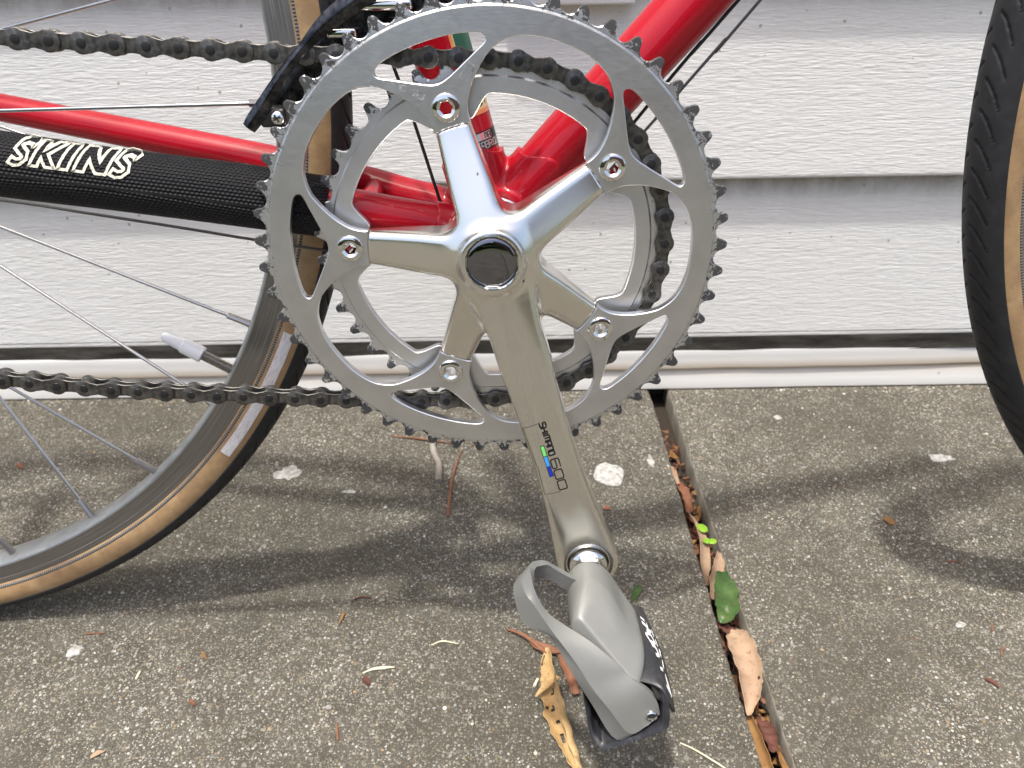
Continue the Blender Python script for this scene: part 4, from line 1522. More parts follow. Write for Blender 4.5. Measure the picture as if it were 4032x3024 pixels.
# ---- cables
def cable(name, pts, r, mat, n=40, lab=None):
    V, F, A, G = tube(spline(pts, n), r, 10)
    return part(name, MB().add(V, F, 0, arc=A, prof=G).build(name, mat, sharp=60), label=lab)
cable('gear_cable', [(-340, 10, 40.5), (-237.4, 24, 22.3), (-194.9, 27, 13.8), (-151.6, 30, 4.8), (-117.8, 32, -2.4), (-60, 37, -14), (-20, 43, -20.5)], .75, 'strand_steel', lab='bare gear cable below the chainstay')
cable('gear_cable', [(-52, 47, 98), (-44.9, 47, 75.6), (-37.5, 47, 52.1), (-27.0, 47, 13.3), (-22, 47, -4)], .85, 'black_cable', lab='thin black front gear cable')
cable('gear_cable', [(330, 47, 348), (115.7, 47, 101.5), (99, 47, 82.9), (70.4, 47, 48.4), (24, 47, -10)], .85, 'black_cable', lab='dark gear cable nearer the down tube')
cable('gear_cable', [(330, 47, 345), (125.7, 47, 101.3), (110.5, 47, 84), (75.9, 47, 44.3), (26, 47, -12)], .75, 'strand_steel', lab='steel gear cable further from the down tube')

# ---- front derailleur
FD = part('front_derailleur', None, label='dark chromed front derailleur cage over the chain')
def curved_plate(name, outer_r, inner_pts, y0, th, mat, bulge=1.2):
    a = spline(outer_r, 60); b = spline(inner_pts, 60)
    rails = []
    for t in np.linspace(0, 1, 9):
        p = a * (1 - t) + b * t
        yy = y0 - bulge * (1 - (2 * t - 1) ** 2)
        rails.append(np.c_[p[:, 0], np.full(60, 0) + yy, p[:, 1]])
    V, F = loft(rails)
    nn = np.cross(V[F[0][1]] - V[F[0][0]], V[F[0][2]] - V[F[0][0]])
    if nn[1] > 0:
        F = [f[::-1] for f in F]
    V2, F2 = thicken(V, F, th)
    return part(name, mesh(name, V2, F2, mat, sharp=35), FD)
curved_plate('outer_cage_plate', [(-105.4, 57.3), (-103.2, 60.6), (-99.7, 64.6), (-88.8, 76.8), (-77.1, 88.4), (-68.6, 97.5), (-58, 105.4), (-44, 113.5), (-26, 120.5), (-6, 124.5), (12, 124)],
             [(-101.0, 53.6), (-97.5, 57.0), (-93.6, 61.6), (-85.3, 73.4), (-75.4, 84.0), (-65.0, 91.7), (-52.8, 99.0), (-43, 104.0), (-24, 110.2), (-4, 113.0), (12, 113)], 0.6, 1.4, 'smoked_chrome', 1.4)
curved_plate('inner_cage_plate', [(-98, 62), (-90, 73), (-80, 84), (-70, 93), (-58, 102), (-44, 110), (-26, 117), (-6, 121), (12, 121)],
             [(-90, 53), (-84, 61), (-74, 72.5), (-63, 81), (-52, 87.5), (-41, 92), (-24, 97), (-6, 99), (12, 99)], 14.5, 1.4, 'smoked_chrome', .6)
V, F = box((-98.2, .8, 55.4), (-86.8, 15.0, 63.2), 1.4)
part('tail_bridge', mesh('tail_bridge', V, F, 'dark_steel', sharp=40), FD)
def screw(cx, cz, y, r):
    mbs = MB()
    V, F = lathe_y([(0.02, y - 1.5), (r * .45, y - 1.45), (r * .8, y - 1.05), (r, y - .3), (r, y + 1)], 28)
    mbs.add([(a + cx, b, c + cz) for a, b, c in V], F, 0)
    for ang in (.5, .5 + math.pi / 2):
        pts = [np.array([cx + q * r * .6 * math.cos(ang), y - 1.5, cz + q * r * .6 * math.sin(ang)]) for q in (-1, 1)]
        d = np.array([-math.sin(ang), 0, math.cos(ang)]) * .42
        V = [pts[0] - d + np.array([0, .25, 0]), pts[1] - d + np.array([0, .25, 0]), pts[1] + d + np.array([0, .25, 0]), pts[0] + d + np.array([0, .25, 0])]
        V += [v + np.array([0, -.34, 0]) for v in V[:4]]
        mbs.add(V, [(4, 5, 6, 7), (0, 1, 5, 4), (1, 2, 6, 5), (2, 3, 7, 6), (3, 0, 4, 7)], 1)  # dark bars on the head, coloured to stand for the shade in its slots
    return mbs.build('cage_screw', ['chrome', 'grime_and_shade'], sharp=35)
part('cage_screw', screw(-90.4, 59.4, .6, 2.9), FD)
V, F = box((-66, 4, 90), (-54, 13, 93.5), .8)
part('cage_lip', mesh('cage_lip', V, F, 'chrome', sharp=40), FD)
V, F = box((-52, 3, 100), (-30, 16, 104), 1.2)
part('cage_bridge', mesh('cage_bridge', V, F, 'chrome', sharp=40), FD)

# ---- wheels
def revolve(prof, seg, R0=0.0, extra=None):
    """prof: (radius, axial) with axial towards the near side = -y; closed when first == last"""
    P = np.asarray(prof, float); k = len(P)
    V = []
    for i in range(seg):
        a = 2 * math.pi * i / seg
        V += [(r * math.cos(a), -w, r * math.sin(a)) for r, w in P]
    F = []
    for i in range(seg):
        j = (i + 1) % seg
        F += [(i * k + q, j * k + q, j * k + q + 1, i * k + q + 1) for q in range(k - 1)]
    return np.array(V), F, k
def rev_part(name, prof, mat, seg=300, sharp=30, parent=None, brake=None, prof_val=None, refR=336.0):
    # repeat the first station so the arc length does not wrap
    P = np.asarray(prof, float); k = len(P)
    V = []; arc = []
    for i in range(seg + 1):
        a = 2 * math.pi * i / seg
        V += [(r * math.cos(a), -w, r * math.sin(a)) for r, w in P]
        arc += [refR * a] * k
    F = []
    for i in range(seg):
        F += [(i * k + q, (i + 1) * k + q, (i + 1) * k + q + 1, i * k + q + 1) for q in range(k - 1)]
    pv = np.tile(prof_val if prof_val is not None else np.concatenate([[0], np.cumsum(np.hypot(*np.diff(P, axis=0).T))]), seg + 1)
    at = dict(arc=arc, prof=pv)
    if brake is not None:
        at['brake'] = np.tile(brake, seg + 1)
    me = MB().add(V, F, 0, **at).build(name, mat, sharp=sharp)
    return me
TR, Tr = 324.0, 13.0
def sec(d):                                   # tyre section: angle from the outward radius, + towards the near side
    return (TR + Tr * math.cos(math.radians(d)), Tr * math.sin(math.radians(d)))
def tread_mesh(hb):
    """black tread with its curved sipes cut into it"""
    seg = 2700
    d = np.concatenate([[hb + .6], np.linspace(hb, -hb, 58), [-hb - .6]])
    A, Dg = np.meshgrid(np.linspace(0, 2 * np.pi, seg + 1), d, indexing='ij')
    v = np.radians(Dg) * Tr
    arc = A * 336.0
    cut = np.zeros_like(v)
    P_ = 336.0 * 2 * np.pi / 157
    for sg, ph in ((1, 0.0), (-1, P_ / 2)):
        vv = v * sg
        t = np.mod((arc + ph - .12 * vv - .125 * vv * vv) / P_, 1.0)
        wd = .066 * (1 - .45 * np.clip((vv - 6) / 5, 0, 1))
        line = 1 - sstep(wd * .55, wd, np.abs(t - .5))
        slope = sstep(.0, .30, t - .5) * (t > .5)
        win = sstep(1.2, 2.0, vv) * (1 - sstep(9.6, 10.8, vv))
        cut = np.maximum(cut, line * win * 1.25)
    edge = (np.abs(Dg) > hb)
    rr = Tr + .45 - cut - np.where(edge, .7, 0)
    R_ = TR + rr * np.cos(np.radians(Dg)); w_ = rr * 1.015 * np.sin(np.radians(Dg))
    V = np.stack([R_ * np.cos(A), -w_, R_ * np.sin(A)], -1).reshape(-1, 3)
    k = len(d)
    i0 = (np.arange(seg)[:, None] * k + np.arange(k - 1)[None, :]).ravel()
    F = np.stack([i0, i0 + k, i0 + k + 1, i0 + 1], 1)
    return MB().add(V, F, 0, arc=arc.ravel(), prof=v.ravel()).build('tread', 'tread_rubber', sharp=None)
def tyre_parts(wheel, hb):
    link('tread', tread_mesh(hb), wheel)
    for sg in (1, -1):
        d = np.linspace(141, hb - 2, 16) * sg
        pr = [sec(q) for q in d]
        if sg < 0:
            pr = pr[::-1]
        link('sidewall', rev_part('sidewall', pr, 'gum_rubber', 300, 60), wheel)
        c = np.array([317.9, 11.0 * sg])
        pr = [tuple(c + 1.05 * np.array([math.cos(t), math.sin(t) * 1.0])) for t in np.linspace(0, 2 * math.pi, 9)]
        link('bead_cord', rev_part('bead_cord', pr, 'bead_cord', 300, 60), wheel)
def make_rim():
    pr = [(317.2, 8.3), (317.6, 8.9), (317.5, 9.8), (317.0, 10.2), (312.6, 10.25), (312.4, 10.0), (305.0, 9.95), (304.6, 10.2), (303.4, 9.7), (302.4, 8.2), (301.6, 4.5), (301.3, 0), (301.6, -4.5), (302.4, -8.2), (303.4, -9.7), (304.6, -10.2), (305, -9.95), (312.4, -10.0), (312.6, -10.25), (317, -10.2), (317.5, -9.8), (317.6, -8.9), (317.2, -8.3), (311, -8.2), (309, 0), (311, 8.2), (317.2, 8.3)]
    bk = [1 if abs(w) > 9.7 and r > 304 else 0 for r, w in pr]
    return rev_part('rim', pr[::-1], 'rim_alloy', 320, 28, brake=bk[::-1])
rim_me = make_rim()
def wheel(name, centre, steer, lab, hb):
    w = link(name, None, BIKE, label=lab)
    M4 = Matrix.Rotation(steer, 4, 'Z')
    M4.translation = (Vector(OFF) + Vector(centre)) * S
    w.matrix_local = M4
    link('rim', rim_me, w)
    tyre_parts(w, hb)
    V, F = lathe_y([(0.02, -50), (8, -50), (9, -36), (22, -35), (23, -33.5), (22, -32), (11, -29), (9, 0), (11, 29), (22, 32), (23, 33.5), (22, 35), (9, 36), (8, 50), (0.02, 50)], 40)
    link('hub', mesh('hub', V, F, 'spoke_steel', sharp=35), w)
    return w
rear = wheel('rear_wheel', (-403.0, 47.0, 82.5), 0.0, 'rear wheel with tan wall tyre', 65.0)
front = wheel('front_wheel', (559.6, 44.8, 82.2), .0665, 'front wheel turned slightly, tan wall tyre', 76.0)
def add_spokes(w, spokes):
    for (rim_a, hub_xyz, side) in spokes:
        rx, rz = pol(301.8, rim_a)
        a = np.array([rx, side * -2.0, rz]); b = np.array(hub_xyz)
        u = (b - a) / np.linalg.norm(b - a)
        V, F, A, G = tube([a + u * 10.5, a + u * 60, a + u * 60.4, b], [.98, .95, .88, .9], 9)
        link('spoke', mesh('spoke', V, F, 'spoke_steel', sharp=60), w)
        V, F, A, G = tube([a - u * 1.0, a + u * 1.2, a + u * 2.0, a + u * 12.2, a + u * 12.9, a + u * 13.0], [2.3, 2.2, 1.95, 1.85, 1.6, .9], 8)
        link('nipple', mesh('nipple', V, F, 'nipple_brass', sharp=30), w)
spk = []
fixed = {-4.1: (-131.0, 60.4 - 82.5 + .0), }
# rear: 32 spokes; near-flange ones are even
for k in range(32):
    ra = -4.1 - 11.25 * k
    q = {0: (167.7, -23.1), 2: (152.5, -71.7), 3: (140.5, -110.3), 4: (127.0, -170.2), 5: (117.8, -183.3)}
    near = k % 2 == 0
    lead = 1 if (k // 2) % 2 == 0 else -1
    ha = ra + lead * 66
    hx, hz = pol(21.5, ha)
    spk.append((ra, (hx, -33 if near else 33, hz), 1 if near else -1))
# the spokes in view run to these measured directions (offset of the passing line from the hub, mm)
def aim(ra, p, side):
    rx, rz = pol(301.8, ra)
    d = np.array([p[0] - rx, p[1] - rz]); d /= np.hypot(*d)
    t = -(rx * d[0] + rz * d[1])
    h = np.array([rx, rz]) + d * t
    r = np.hypot(*h)
    if r > 21.5:
        h = h / r * 21.5
    return (ra, (h[0], -33 * side, h[1]), side)
vis = {0: ((-235.3 + 403, 59.5 - 82.5), 1), 2: ((-250.5 + 403, 10.9 - 82.5), 1), 3: ((-262.5 + 403, -27.8 - 82.5), -1), 4: ((-276 + 403, -87.7 - 82.5), 1), 5: ((-285.2 + 403, -100.8 - 82.5), -1)}
for k, (p, sd) in vis.items():
    spk[k] = aim(-4.1 - 11.25 * k, p, sd)
spk[31] = aim(-4.1 + 11.25, (-222 + 403, 94.7 - 82.5), -1)
add_spokes(rear, spk)
fs = []
for k in range(32):
    ra = 3.0 - 11.25 * k
    near = k % 2 == 0
    hx, hz = pol(17, ra + (1 if (k // 2) % 2 == 0 else -1) * 66)
    fs.append((ra, (hx, -33 if near else 33, hz), 1 if near else -1))
add_spokes(front, fs)
# valve with its white cap
va = math.radians(-32.7)
vd = np.array([math.cos(va), 0, math.sin(va)])
thread = []
rr = []
for i, s in enumerate(np.arange(302.5, 272.0, -.45)):
    thread.append(vd * s); rr.append(3.0 if i % 2 else 2.55)
V, F, A, G = tube(thread, rr, 16)
link('valve_stem', mesh('valve_stem', V, F, 'threaded_steel', sharp=30), rear)
cp = [(284.5, 4.3), (284.0, 4.6), (274.0, 4.5), (272.8, 4.3), (272.4, 3.7), (266.5, 3.3), (263.0, 3.0), (261.4, 2.2), (260.6, .6)]
V, F, A, G = tube([vd * s for s, r in cp], [r for s, r in cp], 24)
V = np.array(V)
link('valve_cap', mesh('valve_cap', V, F, 'white_plastic', sharp=30), rear)
# printed strip on the near sidewall, following the tyre's curve
g = []
for d in np.linspace(80, 106, 7):
    r_, w_2 = sec(d)
    row = []
    for a in np.linspace(-25.0, -40.6, 40):
        x_, z_ = pol(r_ + .18 * math.cos(math.radians(d)), a)
        row.append((x_, -(w_2 + .22), z_))
    g.append(row)
V, F = loft(g)
nn = np.cross(V[F[0][1]] - V[F[0][0]], V[F[0][2]] - V[F[0][0]])
if nn[1] > 0:
    F = [f[::-1] for f in F]
V2, F2 = thicken(V, F, .15)
n_ = len(V)
arc = np.tile(np.tile(np.linspace(0, 85, 40), 7), 2); pv = np.tile(np.repeat(np.linspace(0, 4.5, 7), 40), 2)
link('printed_strip', MB().add(V2, F2, 0, arc=arc, prof=pv).build('printed_strip', 'strip_print', sharp=40), rear)
# ------------------------------------------------------------------ leaves, twigs and crumbs (world mm)
def leaf(name, mat, centre, widths, label, cat='leaf', curl=.5, twist=0.0, tilt=0.0, group=None, th=.35, nw=11, nl=26, wav=.6, holes=0, seed=0, veins=True):
    """blade along a 3-D midrib; curl in radians across the blade (positive cups upward)"""
    r = np.random.default_rng(seed)
    C = spline(centre, nl); Wd = np.interp(np.linspace(0, 1, nl), np.linspace(0, 1, len(widths)), widths)
    t = np.gradient(C, axis=0); t /= np.linalg.norm(t, axis=1)[:, None]
    V = []
    for i in range(nl):
        up = np.array([0, 0, 1.0]); up -= t[i] * (up @ t[i]); up /= np.linalg.norm(up)
        sd = np.cross(t[i], up)
        a0 = tilt + twist * i / (nl - 1)
        s2 = sd * math.cos(a0) + up * math.sin(a0); u2 = -sd * math.sin(a0) + up * math.cos(a0)
        cu = curl[0] + (curl[1] - curl[0]) * i / (nl - 1) if isinstance(curl, tuple) else curl
        for q in np.linspace(-1, 1, nw):
            w = Wd[i] * (1 + (.035 * r.normal() + .05 * math.sin(i * 1.1 + seed)) * (abs(q) > .95))
            if abs(cu) < 1e-3:
                x, y = q * w, 0
            else:
                R = w / (cu + 1e-9); x, y = R * math.sin(q * cu), R * (1 - math.cos(q * cu))
            y += wav * math.sin(i * .9 + q * 2) * .35 + (.25 * w * .12 * -math.exp(-(q * 7) ** 2) if veins else 0)
            V.append(C[i] + s2 * x + u2 * y)
    F = []
    for i in range(nl - 1):
        for j in range(nw - 1):
            a = i * nw + j
            F.append((a, a + nw, a + nw + 1, a + 1))
    if holes:
        bad = set()
        for _ in range(holes):
            ci, cj = r.integers(3, nl - 4), r.integers(1, nw - 3)
            for di in range(r.integers(1, 4)):
                for dj in range(r.integers(1, 3)):
                    bad.add((ci + di) * (nw - 1) + cj + dj)
        F = [f for k, f in enumerate(F) if k not in bad]
    V2, F2 = thicken(V, F, th)
    return link(name, mesh(name, V2, F2, mat, sharp=60), label=label, cat=cat, group=group or {'dead_leaf': 'dead leaves caught in the slab joint', 'leaf_scrap': 'small leaf scraps on the concrete'}.get(name))
def stick(name, mat, pts, rad, label, cat='twig', seg=8, group=None, n=18, jit=0.0, seed=1):
    r = np.random.default_rng(seed)
    P = spline(pts, n)
    P = P + r.normal(0, jit, P.shape)
    rr = np.interp(np.linspace(0, 1, n), np.linspace(0, 1, len(rad)), rad) * (1 + r.normal(0, .05, n) * (jit > 0))
    V, F, A, G = tube(P, rr, seg)
    return link(name, mesh(name, V, F, mat, sharp=60), label=label, cat=cat, group=group or {'pine_needle': 'fallen needles on the concrete', 'grass_straw': 'bits of straw on the concrete'}.get(name))

# rolled dead leaf beside the pedal, with its red stalk and torn pieces
leaf('curled_leaf', 'straw_leaf', [(27.5, -19, 4.5), (28, -30, 5), (29.5, -42, 5.5), (31.5, -53, 5.5), (34.5, -67, 5.2), (38, -81, 4.6), (41, -94, 4), (43.5, -104, 3.5)], [1.5, 6.0, 7.5, 9.5, 12, 11.5, 9, 6, 4.0],
     'dry straw coloured leaf rolled into a tube on the concrete left of the pedal', curl=(1.0, 2.35), tilt=-.75, twist=-.5, holes=16, seed=4, nl=52, nw=21, th=.4, wav=1.2)
leaf('leaf_scrap', 'straw_leaf', [(30.5, -42.5, 9.5), (25, -49, 9.0), (18.5, -55.5, 7.5)], [4.2, 2.6, .6], 'pointed torn straw flap sticking out left of the rolled leaf', curl=.5, seed=2, nl=14)
leaf('leaf_scrap', 'rust_leaf', [(33.5, -20, 1.5), (37, -31, 2.6), (40, -41, 3.4), (42, -51, 2.6)], [1.0, 3.0, 3.4, 2.6], 'narrow rust brown leaf scrap between the rolled leaf and the pedal', curl=.9, seed=3, nl=16)
leaf('leaf_scrap', 'rust_leaf', [(17, -12, 2), (22, -17, 3.0), (29, -20, 3.2), (35, -21, 2.6)], [1.4, 3.6, 3.4, 1.4], 'rust brown leaf scrap where the red stalk meets the rolled leaf', curl=.8, seed=5, nl=16)
stick('leaf_stalk', 'rust_leaf', [(2.5, -1.6, 1.2), (9, -5.5, 3.0), (16, -10.8, 3.6), (23, -18.5, 3.4), (28, -24, 3.2)], [.7, 1.0, 1.3, 1.6, 1.2], 'thin reddish leaf stalk running up left from the rolled leaf', 'stalk', jit=.08)

# leaves lying in the joint
leaf('dead_leaf', 'tan_leaf', [(140.4, 109, -1), (141.5, 98, 1.0), (143.0, 84, 1.0), (142.6, 70, -.5), (139.4, 52, -3.5), (138.9, 42, -8)], [.8, 3.0, 5.4, 6.0, 5.2, 2.5],
     'folded tan leaf standing in the joint, farthest of the pale leaves', curl=.75, tilt=.75, seed=6)
leaf('dead_leaf', 'tan_leaf', [(152.4, 64, 1.0), (149.6, 54, 1.2), (146.2, 44, .6), (142.8, 36, -1.5), (141.2, 27, -6)], [1.8, 4.6, 5.8, 5.6, 3.5], 'curled tan leaf in the joint just above the green leaf', curl=.95, tilt=.45, seed=7)
leaf('green_leaf', 'green_leaf', [(153.5, 42, 2.0), (149, 35, 4.0), (146.6, 22, 3.6), (144.5, 9, 2.4), (140.5, 1.5, .2)], [2.0, 7.6, 8.6, 8.0, 3.8], 'dark green leaf with brown spots wedged in the joint', curl=(.3, .9), tilt=.45, twist=-.6, seed=8, wav=2.2)
leaf('dead_leaf', 'tan_leaf', [(145.6, -6, 2.2), (145.2, -16, 4.8), (145.0, -30, 5.6), (144.3, -42, 4.6), (141.5, -53, 3.0), (138.6, -64, -.5)], [2.2, 8.6, 9.8, 9.2, 8.2, 2.0], 'largest pale tan leaf bulging out of the joint right of the pedal', curl=(.75, 1.5), tilt=-.35, twist=.7, seed=9, holes=1, nl=34, wav=1.6)
leaf('dead_leaf', 'amber_leaf', [(141.5, -60, -6), (141.8, -76, -4), (142.4, -92, -3), (143, -106, -3)], [2.4, 4.6, 4.6, 3.8], 'amber brown leaf at the left wall of the joint, nearest the camera', curl=.9, tilt=-.9, seed=10)
leaf('dead_leaf', 'amber_leaf', [(151.5, -80, -8), (150.2, -90, -4.5), (149.5, -100, -3), (149, -108, -3)], [1.5, 4.2, 4.8, 4.0], 'golden brown leaf at the right wall of the joint near the camera', curl=.7, tilt=.8, seed=11)
leaf('dead_leaf', 'maroon_leaf', [(141.0, 4, -6), (144.0, -4, -3.2), (146.0, -12, -3)], [3.4, 4.6, 3.4], 'dark maroon crumpled leaf between the green leaf and the large tan leaf', curl=1.0, seed=12, wav=2.2)
leaf('dead_leaf', 'maroon_leaf', [(147.5, -63, -8), (148.4, -72, -5.5), (149.0, -83, -6)], [3.0, 5.2, 3.0], 'dark maroon crumpled leaf lying between the two amber leaves', curl=1.0, seed=13, wav=2.2)
leaf('dead_leaf', 'rust_leaf', [(140.5, 160, -12), (143.2, 146, -8), (144.6, 132, -7), (144, 118, -9)], [2.6, 4.4, 4.2, 3.0], 'rust brown leaf scraps deep in the far part of the joint', curl=.9, seed=14, wav=2.0)
leaf('dead_leaf', 'tan_leaf', [(140.5, 176, -9), (139.8, 162, -5), (140.5, 148, -5)], [1.2, 2.8, 1.6], 'thin pale curl at the left edge of the joint near the wall', curl=.9, seed=15)
# clover sprout
sp = link('sprout', None, loc=(146.5, 82, -5), label='tiny bright lime green sprout growing from the joint', cat='plant')
for k, (cx, cy, sx, sy, rot) in enumerate(((145.8, 87.5, 3.0, 5.2, .3), (149.8, 73.6, 2.9, 3.4, -.4), (146.2, 74.2, 2.4, 3.2, .5))):
    n = 18
    ring = []
    for t, zz in ((.03, 3.2), (.5, 3.6), (1.0, 2.8)):
        row = []
        for i in range(n + 1):
            a = 2 * math.pi * i / n
            rr = 1 + .12 * math.cos(2 * a + rot)
            x, y = sx * t * rr * math.cos(a), sy * t * rr * math.sin(a)
            row.append((cx + x * math.cos(rot) - y * math.sin(rot) - 146.5, cy + x * math.sin(rot) + y * math.cos(rot) - 82, zz + 5 + .1 * x))
        ring.append(row)
    V, F = loft(ring)
    F = [f if np.cross(np.array(V[f[1]]) - V[f[0]], np.array(V[f[2]]) - V[f[0]])[2] > 0 else f[::-1] for f in F]
    V2, F2 = thicken(V, F, .3)
    link('leaflet', mesh('leaflet', V2, F2, 'lime_leaf'), sp)
    V, F, A, G = tube(spline([(0, 0, 0), ((cx - 146.5) * .5, (cy - 82) * .5, 4), (cx - 146.5, cy - 82, 8.2)], 8), .35, 6)
    link('stem', mesh('stem', V, F, 'lime_leaf'), sp)
leaf('small_leaf', 'green_leaf', [(84.5, 20, .6), (87.5, 25, 1.4), (90.5, 30.5, 1.8), (92, 34, .8)], [.5, 2.4, 3.4, .8], 'small dull green leaf on the slab between the pedal and the joint', curl=.5, seed=16, nl=14)
# twig and needles behind the chainring
stick('twig', 'grey_bark', [(-61.5, 222, 3.4), (-60.3, 205, 3.2), (-59.8, 191, 3.2), (-56, 178, 3.0), (-52.8, 168, 2.9), (-52.0, 147, 2.8)], [2.0, 2.5, 2.9, 2.7, 2.8, 3.0], 'short grey barked twig lying behind the chainring', jit=.12, n=26)
stick('pine_needle', 'rust_leaf', [(-35.5, 191, .9), (-38.5, 172, 1.6), (-41.1, 153, 1.6), (-41.9, 130, 1.2), (-42, 107, .8)], [.5, .9, 1.2, 1.3, 1.0], 'long rust needle pointing at the camera right of the twig', 'needle')
stick('pine_needle', 'rust_leaf', [(-98, 213, .8), (-72, 207, 1.8), (-44, 200.5, .9)], [.5, .9, .5], 'rust needle lying crosswise beneath the chainring teeth', 'needle')
stick('pine_needle', 'rust_leaf', [(-28, 196, .8), (-20, 204, 1.2), (-14, 208, .8)], [.5, .7, .4], 'short rust needle right of the twig near the crank', 'needle')
stick('grass_straw', 'straw_stalk', [(-84.6, -32.2, .6), (-78.6, -29.8, 1.0), (-72, -29.2, 1.3), (-66, -28.3, .7)], [.35, .8, 1.1, .3], 'pale cream straw on the sunny concrete left of the pedal', 'straw')
stick('grass_straw', 'straw_stalk', [(97, -81, .6), (104, -85.6, 1.2), (115, -93.8, .8), (122, -100, .6)], [.3, .5, .5, .4], 'thin buff straw on the slab right of the pedal tip', 'straw')
stick('grass_straw', 'straw_stalk', [(-45, -12.2, .6), (-38, -9.6, .9), (-28, -11.6, .6)], [.3, .5, .3], 'short grey straw left of the red leaf stalk', 'straw')
stick('grass_straw', 'straw_stalk', [(-220, -28.6, .8), (-220.2, -34, .8)], [.75, .75], 'stubby pale straw on the concrete at lower left', 'straw', n=4)
stick('grass_straw', 'straw_stalk', [(20.6, -38.5, .8), (18.2, -43.5, .8)], [.9, .9], 'stubby white straw just left of the rolled leaf', 'straw', n=4)
stick('pine_needle', 'rust_leaf', [(308, 52.3, .7), (318.6, 51.4, .9)], [.6, .4], 'short tan needle at the edge of the front wheel shadow', 'needle', n=6)
stick('pine_needle', 'rust_leaf', [(-266.6, 1, .7), (-255, 1.2, .9)], [.6, .4], 'short orange needle at the edge of the rear wheel shadow', 'needle', n=6)
stick('pine_needle', 'rust_leaf', [(-94, -65.6, .7), (-92.6, -71, .9), (-91.4, -76, .6)], [.4, .7, .6], 'short orange needle on sunny concrete, bottom centre left', 'needle', n=8)
stick('pine_needle', 'rust_leaf', [(310, -3, .7), (306.8, -9, .8)], [.5, .4], 'short orange needle right of the white lime fleck', 'needle', n=6)
stick('pine_needle', 'rust_leaf', [(307.6, -21, .7), (304.6, -23.6, .9), (302, -27.6, .7)], [.5, .5, .4], 'bent orange needle below the white lime fleck', 'needle', n=8)
stick('pine_needle', 'maroon_leaf', [(-101, 24.6, .7), (-95, 27.6, 1.6), (-88, 27.2, .7)], [.4, .6, .4], 'arched dark needle at the rim of the bicycle shadow', 'needle', n=10)
leaf('leaf_scrap', 'amber_leaf', [(-104, 14.5, .8), (-104.6, 10, 1.3), (-105.8, 6, .6)], [1.4, 1.2, .4], 'small tan seed husk on sunny concrete left of the pedal', curl=1.2, seed=20, nl=10, nw=7)
leaf('leaf_scrap', 'amber_leaf', [(-187, -14.5, .8), (-185, -17.5, 1.2), (-182.4, -20.4, .6)], [.8, 1.1, .8], 'small orange husk on sunny concrete below the rear tyre', curl=1.2, seed=21, nl=10, nw=7)
leaf('leaf_scrap', 'amber_leaf', [(283.6, 97.6, .6), (285.6, 93.8, 1.2), (287, 90, .6)], [2.6, 3.2, 2.6], 'small square amber leaf chip on the right slab', curl=.3, seed=22, nl=8, nw=7)
leaf('leaf_scrap', 'rust_leaf', [(76, 112.6, .6), (79, 113.2, 1.4), (82, 112, .6)], [1.2, 2.3, 1.0], 'small rust red chip right of the crank arm', curl=.5, seed=23, nl=8, nw=7)
leaf('leaf_scrap', 'maroon_leaf', [(-84, -36, .5), (-81.5, -37.4, .9), (-79.4, -40.5, .5)], [1.2, 2.0, 1.4], 'small maroon chip below the cream straw', curl=.4, seed=24, nl=8, nw=7)
leaf('leaf_scrap', 'rust_leaf', [(-182.6, -49.4, .5), (-180.8, -50.6, 1.1), (-179, -52.4, .5)], [1.0, 1.5, .9], 'small pink brown chip on concrete at lower left centre', curl=.6, seed=25, nl=8, nw=7)
leaf('leaf_scrap', 'tan_leaf', [(-224.5, -84, .5), (-221.6, -81.8, 1.0), (-218.4, -80.4, .5)], [1.0, 1.7, .5], 'small jagged tan leaf chip at bottom left', curl=.4, seed=26, nl=8, nw=7)
leaf('leaf_scrap', 'maroon_leaf', [(284, -43.5, .5), (287, -46, 1.0), (289, -49.5, .5)], [.8, 1.5, .8], 'small maroon chip on the right slab', curl=.5, seed=27, nl=8, nw=7)
leaf('leaf_scrap', 'rust_leaf', [(-410, 183, .5), (-404, 178, 1.4), (-398, 175, .6)], [.6, 2.2, .6], 'rusty leaf chip on the shaded slab at the left edge', curl=.5, seed=28, nl=8, nw=7)
leaf('leaf_scrap', 'amber_leaf', [(44, 109, .5), (40, 107.5, 1.2), (36, 108, .6)], [.4, 1.4, .5], 'sliver of orange leaf left of the crank arm', curl=.5, seed=29, nl=8, nw=7)

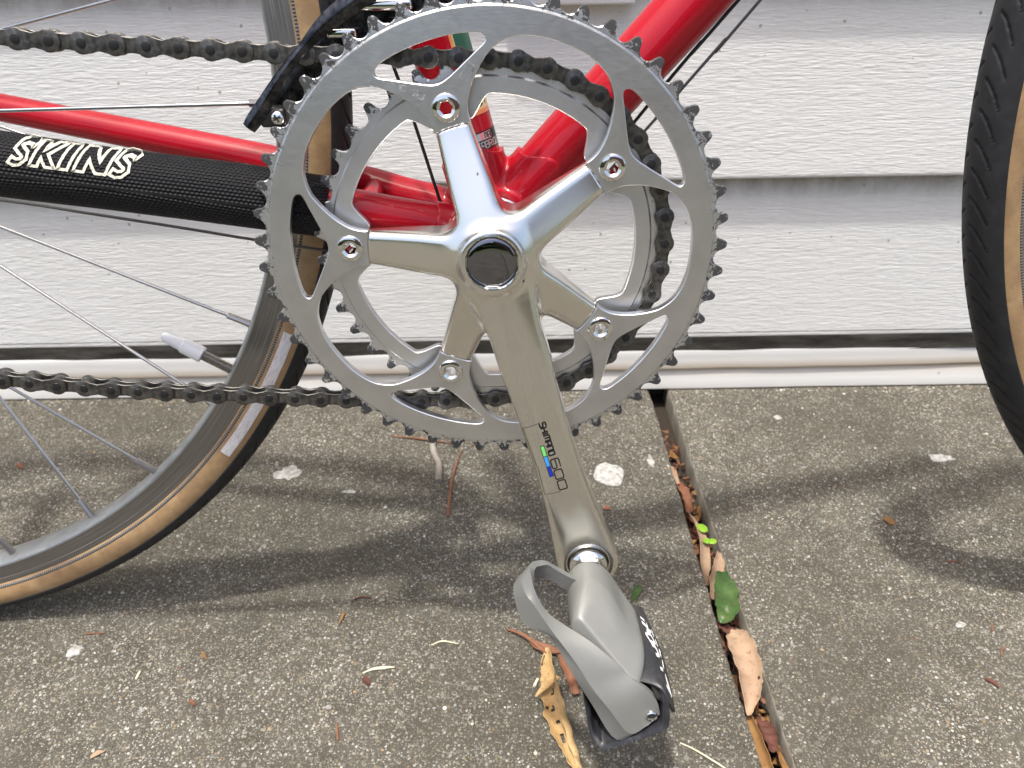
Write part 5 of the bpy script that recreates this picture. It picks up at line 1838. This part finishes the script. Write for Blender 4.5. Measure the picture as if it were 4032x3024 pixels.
# soil and crumbs at the bottom of the joint, loose grit on the slabs
V, F = box((136, -300, -60), (158.5, 330, -22))
link('joint_soil', mesh('joint_soil', V, F, 'soil', smooth=False), kind='structure')
mb = MB()
r = np.random.default_rng(31)
for i in range(460):
    y = r.uniform(-130, 250)
    lift = sstep(262, 130, y) * 14
    c = np.array([r.uniform(139, 155.5), y, -24 + lift * r.uniform(.2, .9)])
    sz = r.uniform(1.0, 3.6)
    d = r.normal(0, 1, (5, 3)) * np.array([sz, sz * 1.4, sz * .5])
    mb.add(c + d, [(0, 1, 2), (0, 2, 3), (0, 3, 4), (1, 2, 4)], int(r.integers(0, 4)))
link('leaf_crumbs', mb.build('leaf_crumbs', ['maroon_leaf', 'rust_leaf', 'soil', 'amber_leaf'], smooth=False), kind='stuff')
mb = MB()
ico = [(0, 0, 1), (.9, 0, .45), (.28, .85, .45), (-.72, .53, .45), (-.72, -.53, .45), (.28, -.85, .45), (.72, .53, -.3), (-.28, .85, -.3), (-.9, 0, -.3), (-.28, -.85, -.3), (.72, -.53, -.3)]
ifc = [(0, 1, 2), (0, 2, 3), (0, 3, 4), (0, 4, 5), (0, 5, 1), (1, 6, 2), (2, 7, 3), (3, 8, 4), (4, 9, 5), (5, 10, 1), (2, 6, 7), (3, 7, 8), (4, 8, 9), (5, 9, 10), (1, 10, 6)]
ico = np.array(ico)
for i in range(2600):
    x, y = r.uniform(-480, 480), r.uniform(-125, 275)
    if 136 < x < 158.5:
        continue
    if i > 1900:
        y = 281.5 - abs(r.normal(0, 5.0))
    sz = min(.25 + r.exponential(.24), 1.3)
    k = np.array([sz * r.uniform(.7, 1.4), sz * r.uniform(.7, 1.4), sz * r.uniform(.5, .9)])
    a = r.uniform(0, 6.28); ca, sa = math.cos(a), math.sin(a)
    P = ico * k * (1 + r.uniform(-.18, .18, (11, 1)))
    P = np.c_[P[:, 0] * ca - P[:, 1] * sa, P[:, 0] * sa + P[:, 1] * ca, P[:, 2]] + np.array([x, y, .15 * sz])
    mb.add(P, ifc, int(r.choice(5, p=[.45, .25, .12, .13, .05])))
simple('grit_cream', (.52, .48, .39), .8); simple('grit_grey', (.30, .28, .25), .8); simple('grit_white', (.72, .71, .67), .7); simple('grit_tan', (.40, .27, .14), .8)
link('grit', mb.build('grit', ['grit_cream', 'grit_grey', 'grit_white', 'grit_tan', 'rust_leaf'], smooth=True, sharp=None), kind='stuff')
bpy.context.view_layer.update()
